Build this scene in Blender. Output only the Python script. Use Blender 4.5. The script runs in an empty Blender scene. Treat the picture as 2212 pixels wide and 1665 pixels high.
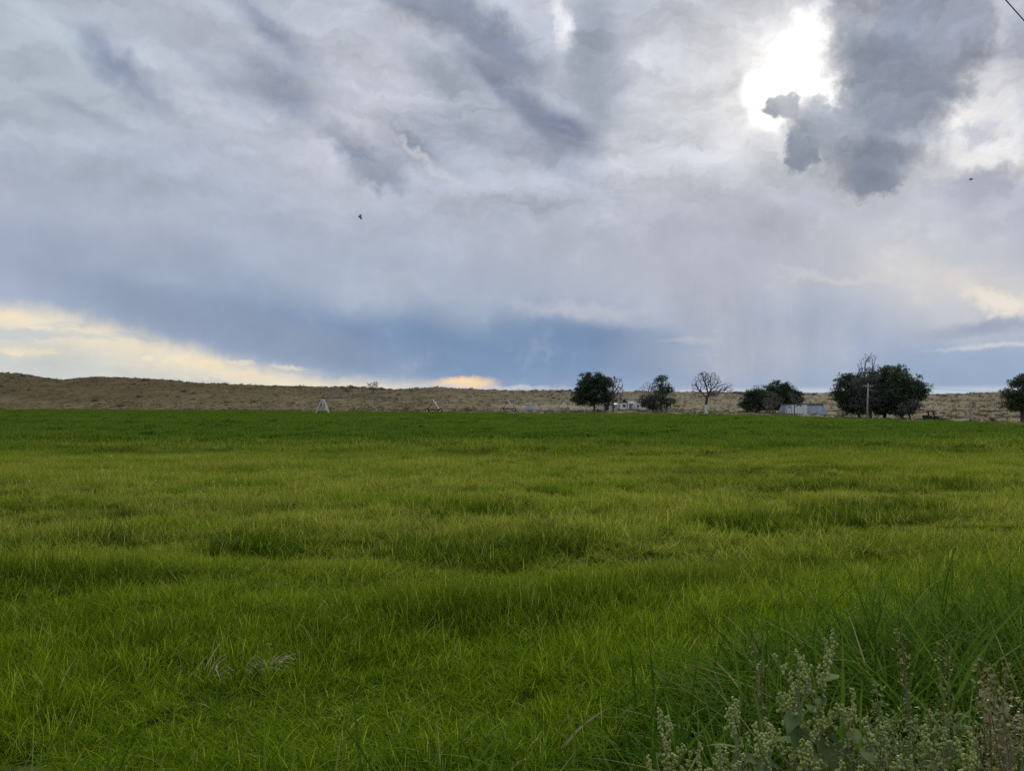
import bpy, math, random
import numpy as np
from mathutils import Vector, Matrix, Euler

rng = np.random.default_rng(7)
random.seed(7)
SC = bpy.context.scene
COL = SC.collection

# ------------------------------------------------------------------ camera
FPX, CX, CY, HOR = 1671.0, 1106.0, 832.5, 874.0      # focal length, centre and horizon of the photograph (2212 px wide)
CAMZ = 2.0
PITCH = math.atan((HOR - CY) / FPX)
cam = bpy.data.cameras.new('camera')
cam.sensor_width = 36.0
cam.lens = 36.0 * FPX / 2212.0
cam.clip_start = 0.05
cam.clip_end = 12000.0
camo = bpy.data.objects.new('camera', cam)
camo.location = (0, 0, CAMZ)
camo.rotation_euler = (math.pi / 2 + PITCH, 0, 0)
COL.objects.link(camo)
SC.camera = camo

# ------------------------------------------------------------------ light
SUN_AZ, SUN_EL = math.radians(19.5), math.radians(23.0)     # behind the bright gap in the clouds
sl = bpy.data.lights.new('sun', 'SUN')
sl.energy = 3.4
sl.angle = math.radians(10)
sl.color = (1.0, 0.95, 0.86)
so = bpy.data.objects.new('sun', sl)
_d = Vector((math.sin(SUN_AZ) * math.cos(SUN_EL), math.cos(SUN_AZ) * math.cos(SUN_EL), math.sin(SUN_EL)))
so.rotation_euler = _d.to_track_quat('Z', 'Y').to_euler()
so.location = _d * 60
COL.objects.link(so)

SC.view_settings.view_transform = 'Standard'
SC.view_settings.look = 'None'
SC.view_settings.gamma = 1.0
SC.view_settings.use_curve_mapping = False
SC.view_settings.exposure = 0.0
SC.render.engine = 'CYCLES'
SC.cycles.max_bounces = 4
SC.cycles.diffuse_bounces = 2
SC.cycles.glossy_bounces = 2
SC.cycles.transmission_bounces = 4
SC.cycles.transparent_max_bounces = 8
SC.cycles.volume_bounces = 1
SC.cycles.use_denoising = False
SC.cycles.use_adaptive_sampling = True
SC.cycles.sample_clamp_direct = 4.0
SC.cycles.sample_clamp_indirect = 3.0
SC.cycles.adaptive_threshold = 0.012
SC.cycles.adaptive_min_samples = 8

def s2l(c):
    return tuple(((v / 255.0) / 12.92 if v / 255.0 <= 0.04045 else ((v / 255.0 + 0.055) / 1.055) ** 2.4) for v in c)

class NT:
    """small helper to write node graphs as expressions"""
    def __init__(self, tree):
        self.t = tree; tree.nodes.clear()
    def n(self, kind, **kw):
        nd = self.t.nodes.new(kind)
        for k, v in kw.items(): setattr(nd, k, v)
        return nd
    def put(self, sock, v):
        if v is None: return
        if isinstance(v, bpy.types.NodeSocket): self.t.links.new(v, sock)
        else:
            try: sock.default_value = v
            except Exception: sock.default_value = tuple(v) + (1.0,)
    def m(self, op, a, b=None, c=None, clamp=False):
        nd = self.n('ShaderNodeMath', operation=op, use_clamp=clamp)
        self.put(nd.inputs[0], a); self.put(nd.inputs[1], b); self.put(nd.inputs[2], c)
        return nd.outputs[0]
    def vm(self, op, a, b=None, scale=None):
        nd = self.n('ShaderNodeVectorMath', operation=op)
        self.put(nd.inputs[0], a); self.put(nd.inputs[1], b)
        if scale is not None: self.put(nd.inputs['Scale'], scale)
        return nd.outputs['Value'] if op in ('LENGTH', 'DOT_PRODUCT', 'DISTANCE') else nd.outputs['Vector']
    def mapping(self, vec, loc=(0, 0, 0), rot=0.0, scale=(1, 1, 1), kind='POINT'):
        nd = self.n('ShaderNodeMapping', vector_type=kind)
        self.put(nd.inputs['Vector'], vec)
        nd.inputs['Location'].default_value = loc
        nd.inputs['Rotation'].default_value = (0, 0, rot)
        nd.inputs['Scale'].default_value = scale
        return nd.outputs[0]
    def noise(self, vec, scale, detail=4.0, rough=0.5, dist=0.0, color=False):
        nd = self.n('ShaderNodeTexNoise')
        self.put(nd.inputs['Vector'], vec)
        self.put(nd.inputs['Scale'], scale)
        nd.inputs['Detail'].default_value = detail
        nd.inputs['Roughness'].default_value = rough
        nd.inputs['Distortion'].default_value = dist
        return nd.outputs['Color'] if color else nd.outputs[0]
    def rng(self, v, a, b, c=0.0, d=1.0, smooth=True):
        nd = self.n('ShaderNodeMapRange', interpolation_type='SMOOTHSTEP' if smooth else 'LINEAR', clamp=smooth)
        self.put(nd.inputs[0], v)
        for i, x in zip((1, 2, 3, 4), (a, b, c, d)): self.put(nd.inputs[i], x)
        return nd.outputs[0]
    def mix(self, f, a, b, blend='MIX'):
        nd = self.n('ShaderNodeMix', data_type='RGBA', blend_type=blend)
        self.put(nd.inputs[0], f)
        self.put(nd.inputs[6], a); self.put(nd.inputs[7], b)
        return nd.outputs[2]
    def sep(self, v):
        nd = self.n('ShaderNodeSeparateXYZ'); self.put(nd.inputs[0], v)
        return nd.outputs
    def comb(self, x, y, z):
        nd = self.n('ShaderNodeCombineXYZ')
        self.put(nd.inputs[0], x); self.put(nd.inputs[1], y); self.put(nd.inputs[2], z)
        return nd.outputs[0]

# ------------------------------------------------------------------ sky: Nishita daylight under a broken deck of rain cloud
def px_dir(px, py):
    v = Vector((px - CX, FPX, -(py - CY)))
    return (Matrix.Rotation(PITCH, 3, 'X') @ v).normalized()
def px_sky(px, py):
    d = px_dir(px, py)
    return math.degrees(math.atan2(d.x, d.y)), math.degrees(math.asin(d.z))

world = bpy.data.worlds.new('World'); SC.world = world
world.use_nodes = True
W = NT(world.node_tree)
gen = W.n('ShaderNodeTexCoord').outputs['Generated']
dx, dy, dz = W.sep(gen)
az = W.m('MULTIPLY', W.m('ARCTAN2', dx, dy), 57.29578)
el = W.m('MULTIPLY', W.m('ARCSINE', dz), 57.29578)
P0 = W.comb(az, el, 1.0)
def warp(scale, amp, detail, rough=0.55):
    a = W.noise(gen, scale, detail, rough)
    b = W.noise(W.vm('ADD', gen, (11.3, 4.7, 8.1)), scale, detail, rough)
    return W.comb(W.m('MULTIPLY_ADD', a, amp, -0.5 * amp), W.m('MULTIPLY_ADD', b, amp, -0.5 * amp), 0.0)
w_big = warp(5.0, 9.0, 2)
w_med = warp(13.0, 5.0, 5, 0.62)
w_fin = warp(42.0, 2.2, 5, 0.62)
PS = W.vm('ADD', P0, w_big)                                    # soft shapes
PM = W.vm('ADD', P0, w_med)                                    # ragged shapes
PF = W.vm('ADD', W.vm('ADD', P0, W.vm('SCALE', w_med, scale=0.6)), w_fin)   # crisp cumulus edges
PG = W.vm('ADD', P0, W.vm('SCALE', w_fin, scale=0.5))          # small crisp shapes
# streaks drawn out by the wind, sloping down to the right
streak = W.noise(W.mapping(PS, rot=math.radians(33), scale=(0.045, 0.17, 1)), 1.0, 5, 0.55)
def blob(x, y, rx, ry, rot, inner=0.0, kind='S'):
    """soft elliptical mask round a direction of the sky; rx, ry are half widths where it has faded out"""
    a, e = px_sky(x, y)
    k = 0.0343 * math.cos(math.radians(a))
    p = {'0': P0, 'S': PS, 'M': PM, 'F': PF, 'G': PG}[kind]
    t = math.radians(-rot); c, n = math.cos(t), math.sin(t)
    ix, iy = 1 / (rx * k), 1 / (ry * k)
    u = W.vm('DOT_PRODUCT', p, (c * ix, n * ix, -(c * a + n * e) * ix))
    v = W.vm('DOT_PRODUCT', p, (-n * iy, c * iy, -(-n * a + c * e) * iy))
    r = W.m('SQRT', W.m('MULTIPLY_ADD', v, v, W.m('MULTIPLY', u, u)))
    return W.rng(r, 1.0, inner, 0.0, 1.0)
def layer(col, f, rgb, hdr=1.0):
    return W.mix(f, col, tuple(v * hdr for v in s2l(rgb)))
def mul(a, b): return W.m('MULTIPLY', a, b)
def blobs(col, items, mod=None):
    for (x, y, rx, ry, rot, inner, rgb, s, k) in items:
        f = mul(blob(x, y, rx, ry, rot, inner, k), s)
        if mod is not None: f = mul(f, mod)
        col = layer(col, f, rgb)
    return col
# the deck everywhere: colour by height above the horizon, drawn into streaks
sky = W.mix(W.rng(el, -1.0, 15.0), s2l((152, 171, 198)), s2l((177, 184, 199)))
sky = W.mix(W.rng(el, 12.0, 32.0), sky, s2l((183, 190, 203)))
hi = W.rng(el, 9.0, 18.0)
sky = layer(sky, mul(mul(W.rng(streak, 0.50, 0.70), hi), 0.80), (148, 156, 177))
sky = layer(sky, mul(mul(W.rng(streak, 0.48, 0.33), hi), 0.45), (203, 205, 215))
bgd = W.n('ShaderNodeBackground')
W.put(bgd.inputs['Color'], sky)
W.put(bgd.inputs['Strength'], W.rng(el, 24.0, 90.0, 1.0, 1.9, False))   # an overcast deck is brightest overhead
# the part of the sky with the storm, the sun and the gap
streak2 = W.noise(W.mapping(PM, rot=math.radians(32), scale=(0.10, 0.34, 1)), 1.0, 5, 0.6)
feather = W.rng(streak2, 0.30, 0.60, 0.35, 1.15)
streak3 = W.noise(W.mapping(W.vm('ADD', PM, (0.9, 1.3, 0.0)), rot=math.radians(32), scale=(0.10, 0.34, 1)), 1.0, 5, 0.6)
relief = W.m('SUBTRACT', streak2, streak3)                     # the sunny side of each fold is lighter
sky = blobs(sky, [
    (60, 140, 420, 330, 10, 0.1, (177, 190, 202), 0.75, 'S'),
    (760, 230, 260, 300, 20, 0.0, (197, 200, 211), 0.8, 'S'),
    (640, 560, 900, 200, 12, 0.2, (166, 178, 197), 0.7, 'S'),
    (160, 570, 420, 130, 8, 0.2, (160, 172, 193), 0.6, 'S'),
    (1450, 330, 260, 420, 0, 0.1, (199, 204, 213), 0.85, 'S'),
    (1600, 560, 560, 230, 0, 0.1, (181, 185, 197), 0.85, 'S'),
    (1300, 480, 380, 170, 0, 0.1, (175, 180, 195), 0.7, 'S'),
    (2080, 300, 320, 340, 0, 0.1, (190, 194, 205), 0.8, 'S'),
    (2020, 590, 440, 180, 10, 0.1, (202, 203, 208), 0.85, 'S'),
])
# blue-grey storm base and its rain
sky = blobs(sky, [
    (420, 665, 1000, 140, 11, 0.2, (154, 168, 190), 0.75, 'S'),
    (1000, 728, 640, 110, 5, 0.2, (129, 151, 181), 0.9, 'S'),
    (1040, 772, 640, 80, 5, 0.2, (112, 139, 174), 0.9, 'S'),
    (760, 735, 620, 74, 9, 0.2, (126, 148, 179), 0.8, 'G'),
    (1260, 728, 290, 52, 5, 0.2, (116, 141, 175), 0.85, '0'),
    (520, 705, 560, 66, 13, 0.2, (141, 156, 180), 0.8, 'G'),
    (1150, 800, 420, 70, 0, 0.1, (124, 150, 184), 0.7, '0'),
    (1640, 790, 420, 100, 0, 0.1, (173, 179, 194), 0.7, 'S'),
    (1830, 800, 140, 80, 60, 0.1, (164, 178, 200), 0.6, '0'),
    (2080, 795, 330, 62, 0, 0.2, (152, 171, 198), 0.9, '0'),
])
sky = blobs(sky, [
    (1250, 672, 240, 30, 6, 0.0, (194, 196, 206), 0.6, 'M'),
    (1330, 690, 120, 26, 4, 0.0, (188, 191, 203), 0.5, 'G'),
    (900, 620, 200, 24, 14, 0.0, (180, 188, 204), 0.4, 'M'),
    (1500, 735, 110, 12, 0, 0.0, (196, 199, 208), 0.5, 'G'),
])
# dark wind-drawn cloud rolls
sky = blobs(sky, [
    (265, 160, 190, 62, 36, 0.0, (134, 145, 168), 0.85, 'M'),
    (180, 242, 140, 22, 14, 0.0, (147, 157, 174), 0.75, 'G'),
    (580, 55, 220, 60, 38, 0.0, (136, 146, 167), 0.8, 'M'),
    (600, 190, 140, 70, 28, 0.1, (131, 141, 163), 1.0, 'G'),
    (470, 165, 170, 36, 32, 0.0, (146, 156, 174), 0.6, 'M'),
    (930, 20, 260, 64, 15, 0.1, (141, 150, 167), 0.95, 'M'),
    (1060, 80, 220, 70, 38, 0.1, (135, 145, 165), 1.0, 'M'),
    (1290, 140, 100, 200, -8, 0.2, (146, 155, 170), 0.95, 'M'),
    (960, 165, 190, 44, 26, 0.0, (149, 159, 173), 0.8, 'M'),
    (1120, 215, 270, 44, 35, 0.1, (129, 138, 159), 1.0, 'G'),
    (1225, 285, 130, 54, 28, 0.1, (127, 137, 158), 1.0, 'G'),
    (775, 330, 130, 50, 28, 0.1, (133, 143, 162), 1.0, 'F'),
    (885, 315, 100, 38, 30, 0.1, (137, 147, 165), 1.0, 'F'),
    (810, 382, 90, 30, 10, 0.1, (139, 150, 167), 0.95, 'F'),
    (1020, 287, 64, 28, 20, 0.0, (145, 155, 169), 0.8, 'G'),
    (1090, 465, 60, 34, 20, 0.0, (151, 161, 177), 0.5, 'G'),
    (1650, 470, 260, 60, 20, 0.0, (163, 167, 179), 0.6, 'M'),
    (1560, 690, 160, 120, 70, 0.0, (163, 167, 179), 0.5, 'M'),
], feather)
# rips in the deck, then the sun behind thin cloud and the burnt-out gap
sky = layer(sky, mul(blob(1207, 45, 30, 90, -8, 0.1, 'F'), 0.95), (228, 230, 238))
sky = layer(sky, mul(blob(905, 340, 150, 20, 34, 0.0, 'F'), 0.7), (208, 209, 217))
sky = layer(sky, mul(blob(1640, 190, 390, 330, -35, 0.1, 'S'), 0.75), (214, 216, 221))
sky = layer(sky, mul(mul(blob(1540, 110, 170, 90, 50, 0.0, 'F'), 0.7), feather), (184, 187, 194))
sky = layer(sky, mul(blob(1680, 160, 270, 260, 36, 0.0, 'F'), 0.72), (234, 233, 233))
sky = layer(sky, mul(blob(1692, 168, 118, 165, 38, 0.2, 'F'), 0.85), (250, 246, 241))
gap = W.m('MAXIMUM', blob(1715, 140, 82, 160, 38, 0.2, 'F'), blob(1652, 218, 54, 88, -24, 0.25, 'G'))
gap = W.m('MAXIMUM', gap, blob(1780, 185, 70, 46, 10, 0.3, 'F'))
sky = layer(sky, gap, (255, 254, 251), 1.5)
# bright ragged holes right of the dark cloud
for (x, y, rx, ry, rot, s) in [(2055, 262, 100, 44, -30, 1.0), (1985, 350, 80, 38, -35, 1.0), (2190, 365, 66, 50, 30, 1.0),
                               (2120, 310, 140, 90, -20, 0.75), (2150, 190, 90, 110, -30, 0.7), (1790, 330, 100, 30, 42, 0.8)]:
    sky = layer(sky, mul(blob(x, y, rx, ry, rot, 0.15, 'F'), s), (244, 243, 241), 1.05)
# the dark cumulus in front of the sun, lit through at its edges
lump = W.noise(PM, 0.26, 5, 0.55)
dark = None
for (x, y, rx, ry, rot) in [(1950, 20, 235, 270, 15), (1925, 180, 185, 250, 18), (1885, 300, 215, 160, 15), (1795, 280, 140, 90, 20),
                            (1690, 242, 62, 48, 10), (1735, 322, 56, 70, 20), (1895, 380, 110, 76, 0), (2035, 110, 130, 190, 25)]:
    b = blob(x, y, rx, ry, rot, 0.1, 'F')
    dark = b if dark is None else W.m('MAXIMUM', dark, b)
dcol = W.mix(W.rng(lump, 0.38, 0.66), s2l((140, 148, 163)), s2l((167, 173, 184)))
dcol = layer(dcol, mul(blob(1900, 250, 70, 190, 8, 0.0, 'G'), 0.7), (138, 147, 165))
dcol = layer(dcol, mul(blob(1885, 385, 70, 50, 0, 0.0, 'G'), 0.7), (134, 141, 160))
dcol = layer(dcol, mul(blob(1800, 270, 110, 60, 20, 0.0, 'M'), 0.5), (176, 179, 193))
dcol = layer(dcol, mul(blob(1690, 240, 70, 60, 0, 0.0, 'M'), 0.8), (182, 184, 190))
dcol = layer(dcol, mul(blob(1960, 60, 90, 110, 0, 0.0, 'M'), 0.7), (140, 149, 172))
sky = W.mix(W.rng(dark, 0.0, 0.5), sky, W.mix(W.rng(dark, 0.04, 0.7), s2l((204, 206, 211)), dcol))
sky = blobs(sky, [
    (2080, 90, 70, 120, 35, 0.1, (156, 162, 179), 0.75, 'F'),
    (2120, 395, 120, 62, 0, 0.3, (174, 178, 193), 0.95, 'F'),
    (2120, 275, 70, 44, 0, 0.2, (186, 189, 200), 0.85, 'F'),
    (2190, 130, 80, 150, 30, 0.1, (164, 168, 182), 0.45, 'F'),
    (2150, 470, 190, 56, 10, 0.1, (174, 179, 192), 0.55, 'M'),
    (2070, 615, 270, 72, 16, 0.0, (222, 217, 211), 0.6, 'M'),
    (2150, 655, 110, 40, 18, 0.3, (236, 229, 216), 0.95, 'F'),
    (2130, 708, 170, 26, -6, 0.2, (156, 166, 187), 0.85, 'G'),
    (2160, 745, 180, 10, -4, 0.0, (212, 213, 216), 0.7, 'G'),
    (1790, 600, 160, 18, 6, 0.0, (214, 212, 213), 0.5, 'M'),
])
# clear, yellow-lit gap under the storm on the left
gx, gy, _ = W.sep(PG)
_g = [px_sky(-900, 500), px_sky(0, 655), px_sky(110, 668), px_sky(250, 705), px_sky(400, 745), px_sky(560, 787), px_sky(780, 822), px_sky(1000, 835)]
fc = W.n('ShaderNodeFloatCurve'); W.put(fc.inputs['Value'], W.m('MULTIPLY_ADD', gx, 1 / 70, 1.0))
cv = fc.mapping.curves[0]
cv.points[0].location = (0.0, 0.55); cv.points[1].location = (1.0, 0.0)
for a, e in _g: cv.points.new((a + 70) / 70, e / 20)
fc.mapping.update()
under = W.m('SUBTRACT', W.m('MULTIPLY', fc.outputs[0], 20.0), gy)      # degrees below the storm base
gapm = mul(W.rng(under, -0.7, 1.0), W.rng(gx, -1.0, -8.0))
gst = W.noise(W.mapping(PG, rot=math.radians(10), scale=(0.13, 0.75, 1)), 1.0, 5, 0.6)
gcol = W.mix(W.rng(under, 3.4, 0.6), s2l((200, 204, 201)), s2l((232, 222, 200)))
gcol = W.mix(mul(W.rng(gst, 0.52, 0.70), 0.8), gcol, s2l((243, 226, 190)))
gcol = W.mix(mul(W.rng(gst, 0.48, 0.34), 0.8), gcol, s2l((190, 199, 203)))
sky = W.mix(gapm, sky, gcol)
for (x, y, rx, ry) in [(385, 779, 42, 14), (318, 772, 16, 8), (522, 781, 40, 10), (625, 794, 52, 7)]:
    sky = layer(sky, mul(blob(x, y, rx, ry, 4, 0.3, 'G'), 0.45), (248, 233, 203))
sky = layer(sky, mul(blob(1005, 828, 95, 20, 0, 0.3, 'G'), 0.95), (246, 216, 172))
sky = layer(sky, mul(blob(1080, 838, 260, 10, 1, 0.1, 'G'), 0.7), (210, 208, 206))
sky = layer(sky, mul(W.rng(el, 1.35, 0.9), mul(W.rng(az, 6.0, 14.0), 0.6)), (208, 218, 228))
rain = W.noise(W.mapping(PG, rot=math.radians(-6), scale=(0.42, 0.035, 1)), 1.0, 4, 0.55)
sky = layer(sky, mul(mul(W.rng(rain, 0.42, 0.68), blob(1640, 720, 420, 200, 0, 0.2, '0')), 0.18), (206, 206, 210))
sky = layer(sky, mul(mul(W.rng(rain, 0.54, 0.34), blob(1700, 740, 420, 190, 0, 0.2, '0')), 0.18), (166, 172, 188))
# soft mottling
mot = W.noise(P0, 0.22, 6, 0.6)
shade = W.m('MULTIPLY_ADD', mul(mul(relief, hi), W.rng(az, -32.0, -4.0, 0.6, 1.0)), 0.95, W.rng(mot, 0.2, 0.8, 0.91, 1.11, False))
sky = W.mix(1.0, sky, W.comb(W.m('MULTIPLY', shade, 1.008), shade, W.m('MULTIPLY', shade, 0.995)), 'MULTIPLY')
# thin places let the Nishita sky through
nis = W.n('ShaderNodeTexSky', sky_type='NISHITA')
nis.sun_disc = False
nis.sun_elevation = SUN_EL
nis.sun_rotation = SUN_AZ
nis_c = W.vm('SCALE', nis.outputs[0], scale=0.08)
full = W.mix(W.rng(mot, 0.55, 0.75, 1.0, 0.93), nis_c, sky)
bgv = W.n('ShaderNodeBackground')
W.put(bgv.inputs['Color'], full)
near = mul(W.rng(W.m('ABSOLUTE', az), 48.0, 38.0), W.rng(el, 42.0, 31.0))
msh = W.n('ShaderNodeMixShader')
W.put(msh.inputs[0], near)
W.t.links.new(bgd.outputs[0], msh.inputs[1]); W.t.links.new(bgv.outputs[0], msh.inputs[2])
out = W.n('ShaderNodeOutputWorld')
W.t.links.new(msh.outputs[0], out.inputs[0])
world.cycles.sampling_method = 'NONE'
# ------------------------------------------------------------------ helpers for objects
def prop(o, label=None, cat=None, group=None, kind=None):
    if label: o['label'] = label
    if cat: o['category'] = cat
    if group: o['group'] = group
    if kind: o['kind'] = kind
    return o
def mesh_np(name, V, F, attrs=None, smooth=False):
    """mesh from numpy arrays; F is a list of (n,k) index arrays"""
    me = bpy.data.meshes.new(name)
    V = np.asarray(V, dtype=np.float32).reshape(-1, 3)
    F = [np.asarray(f, dtype=np.int32) for f in (F if isinstance(F, list) else [F]) if len(f)]
    nl = sum(f.size for f in F); npol = sum(len(f) for f in F)
    me.vertices.add(len(V)); me.vertices.foreach_set('co', V.ravel())
    me.loops.add(nl); me.loops.foreach_set('vertex_index', np.concatenate([f.ravel() for f in F]))
    sizes = np.concatenate([np.full(len(f), f.shape[1], np.int32) for f in F])
    starts = np.concatenate([[0], np.cumsum(sizes)[:-1]]).astype(np.int32)
    me.polygons.add(npol); me.polygons.foreach_set('loop_start', starts)
    me.polygons.foreach_set('use_smooth', np.full(npol, smooth))
    for k, v in (attrs or {}).items():
        v = np.asarray(v, dtype=np.float32)
        a = me.attributes.new(k, 'FLOAT', 'POINT'); a.data.foreach_set('value', v.ravel())
    me.update(calc_edges=True)
    me.validate()
    return me
def add(name, me, mat=None, parent=None, loc=None, rot=None):
    o = bpy.data.objects.new(name, me)
    COL.objects.link(o)
    if mat is not None and me is not None and not me.materials: me.materials.append(mat)
    if parent is not None: o.parent = parent
    if loc is not None: o.location = loc
    if rot is not None: o.rotation_euler = rot
    return o
def empty(name, loc, rz=0.0):
    o = bpy.data.objects.new(name, None); COL.objects.link(o)
    o.location = loc; o.rotation_euler = (0, 0, rz); o.empty_display_size = 0.3
    return o

class MB:
    """collects boxes, tubes and polygons into one mesh"""
    def __init__(self): self.v = []; self.f = []
    def poly(self, pts):
        n = len(self.v); self.v += [tuple(p) for p in pts]; self.f.append(tuple(range(n, n + len(pts))))
        return self
    def hull(self, a, b):
        """two polygons of equal length joined by sides and closed"""
        n = len(self.v); k = len(a)
        self.v += [tuple(p) for p in a] + [tuple(p) for p in b]
        self.f.append(tuple(range(n + k - 1, n - 1, -1))); self.f.append(tuple(range(n + k, n + 2 * k)))
        for i in range(k):
            j = (i + 1) % k
            self.f.append((n + i, n + j, n + k + j, n + k + i))
        return self
    def box(self, c, s, rz=0.0):
        x, y, z = s[0] / 2, s[1] / 2, s[2] / 2
        m = Matrix.Rotation(rz, 3, 'Z')
        q = [(-x, -y), (x, -y), (x, y), (-x, y)]
        lo = [Vector(c) + m @ Vector((a, b, -z)) for a, b in q]; hi = [Vector(c) + m @ Vector((a, b, z)) for a, b in q]
        return self.hull(lo, hi)
    def tube(self, pts, r, n=8):
        pts = [Vector(p) for p in pts]
        rs = r if isinstance(r, (list, tuple)) else [r] * len(pts)
        rings = []
        for i, p in enumerate(pts):
            t = (pts[min(i + 1, len(pts) - 1)] - pts[max(i - 1, 0)]).normalized()
            u = t.orthogonal().normalized() if abs(t.z) > 0.95 else t.cross(Vector((0, 0, 1))).normalized()
            w = t.cross(u)
            base = len(self.v); rings.append(base)
            for k in range(n):
                a = 2 * math.pi * k / n
                self.v.append(tuple(p + (u * math.cos(a) + w * math.sin(a)) * rs[i]))
        for a, b in zip(rings[:-1], rings[1:]):
            for k in range(n):
                j = (k + 1) % n
                self.f.append((a + k, a + j, b + j, b + k))
        self.f.append(tuple(rings[0] + k for k in range(n - 1, -1, -1))); self.f.append(tuple(rings[-1] + k for k in range(n)))
        return self
    def lathe(self, prof, n=24, axis='Z', c=(0, 0, 0), closed=False):
        base = len(self.v); k = len(prof)
        for i in range(n):
            a = 2 * math.pi * i / n
            for r, h in prof:
                p = {'Z': (r * math.cos(a), r * math.sin(a), h), 'X': (h, r * math.cos(a), r * math.sin(a)), 'Y': (r * math.cos(a), h, r * math.sin(a))}[axis]
                self.v.append((p[0] + c[0], p[1] + c[1], p[2] + c[2]))
        for i in range(n):
            j = (i + 1) % n
            for q in range(k if closed else k - 1):
                w = (q + 1) % k
                self.f.append((base + i * k + q, base + j * k + q, base + j * k + w, base + i * k + w))
        return self
    def mesh(self, name, smooth=False):
        me = bpy.data.meshes.new(name); me.from_pydata(self.v, [], self.f)
        if smooth:
            me.polygons.foreach_set('use_smooth', [True] * len(me.polygons))
        me.update(); return me
    def add(self, name, mat, parent=None, loc=None, rot=None, smooth=False):
        return add(name, self.mesh(name, smooth), mat, parent, loc, rot)

def material(name):
    m = bpy.data.materials.new(name); m.use_nodes = True
    return m, NT(m.node_tree)
def surface(t, bsdf):
    o = t.n('ShaderNodeOutputMaterial'); t.t.links.new(bsdf, o.inputs['Surface'])
def principled(t, color, rough=0.8, bump=None, bstr=0.3, bdist=0.02, metallic=0.0, spec=0.3):
    p = t.n('ShaderNodeBsdfPrincipled')
    t.put(p.inputs['Base Color'], color); t.put(p.inputs['Roughness'], rough); t.put(p.inputs['Metallic'], metallic)
    p.inputs['Specular IOR Level'].default_value = spec
    if bump is not None:
        b = t.n('ShaderNodeBump'); b.inputs['Strength'].default_value = bstr; b.inputs['Distance'].default_value = bdist
        t.put(b.inputs['Height'], bump); t.t.links.new(b.outputs[0], p.inputs['Normal'])
    return p.outputs[0]
def worn(name, c1, c2, scale=3.0, rough=0.75, metallic=0.0, stretch=(1, 1, 1), bump=0.2, lo=0.35, hi=0.65):
    """a paint, wood or metal with blotches and grain of its own"""
    m, t = material(name)
    p = t.n('ShaderNodeTexCoord').outputs['Object']
    v = t.mapping(p, scale=stretch)
    n1 = t.noise(v, scale, 6, 0.6); n2 = t.noise(v, scale * 9, 3, 0.6)
    f = t.m('MULTIPLY_ADD', n2, 0.3, t.m('MULTIPLY', n1, 0.75))
    col = t.mix(t.rng(f, lo, hi), tuple(c1) + (1,), tuple(c2) + (1,))
    surface(t, principled(t, col, rough, n2, bump, 0.01, metallic))
    return m

# ------------------------------------------------------------------ the land
def sm(t):
    t = np.clip(t, 0, 1); return t * t * (3 - 2 * t)
EDGE = np.array([(-600, 340), (-300, 305), (-188, 285), (-101, 240), (-46, 192), (0, 158), (35, 150), (62, 139), (80, 120), (150, 100), (600, 60)], float)
def field_edge(x): return np.interp(x, EDGE[:, 0], EDGE[:, 1])
RIDGE_PX = np.array([(-900, 800), (-300, 798), (0, 803), (60, 808), (130, 817), (200, 812), (280, 815), (420, 824), (560, 829), (700, 834), (800, 838), (870, 841), (950, 837), (1100, 841),
                     (1240, 843), (1400, 846), (1560, 846), (1640, 850), (1760, 849), (1870, 849), (2000, 850), (2100, 848), (2212, 845), (2600, 840), (3200, 835)], float)
YR = 480.0
RX = (RIDGE_PX[:, 0] - CX) / FPX * YR
RH = (HOR - RIDGE_PX[:, 1]) / FPX * YR + CAMZ
_ph = rng.uniform(0, 6.28, (40, 3)); _kk = rng.normal(0, 1, (40, 2))
def wob(x, y, lam, k0=0, k=10):
    s = 0
    for i in range(k0, k0 + k):
        s = s + np.sin((x * _kk[i, 0] + y * _kk[i, 1]) * (2 * np.pi / lam) * 0.7 + _ph[i, 0])
    return s / math.sqrt(k)
def ground_z(x, y):
    x = np.asarray(x, float); y = np.asarray(y, float)
    z = -1.55 * sm((x - 22) / 75) * sm(y / 120) * (1 - 0.65 * sm((y - 165) / 80))
    y0 = np.maximum(field_edge(x) + 14, 268.0)
    t = (y - y0) / (YR - y0)
    h = np.interp(x * YR / np.maximum(y, YR * 0.75), RX, RH)
    z = z + (h - 0.6 - z) * sm(t) * 0.985 * (1 - 0.10 * sm((y - YR) / 250))
    rough = sm((y - field_edge(x) - 6) / 60)
    z = z + rough * (0.28 * wob(x, y, 22) + 0.95 * sm(t * 1.5) * wob(x, y, 75, 10)) * np.where(y > 700, 0.3, 1)
    z = z + 0.035 * wob(x, y, 3.5, 20) * sm((14 - y) / 10) + 0.03 * wob(x, y, 16, 30) * (1 - rough)
    return z
def gz(x, y): return float(ground_z(x, y))
def px_ground(px, py, y0=1.0, y1=900.0):
    """point of the land seen at a pixel of the photograph"""
    d = px_dir(px, py); n = 0
    ys = np.geomspace(y0, y1, 4000)
    z = CAMZ + d.z / d.y * ys
    hit = np.nonzero(z <= ground_z(d.x / d.y * ys, ys))[0]
    y = ys[hit[0]] if len(hit) else y1
    return Vector((d.x / d.y * y, y, gz(d.x / d.y * y, y)))
def at(px, y, dz=0.0):
    """point of the land in the direction of a pixel column, y metres out"""
    x = (px - CX) / FPX * y * math.cos(PITCH)
    return Vector((x, y, gz(x, y) + dz))
def mpp(y): return y / FPX          # metres per photograph pixel at depth y

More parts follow.
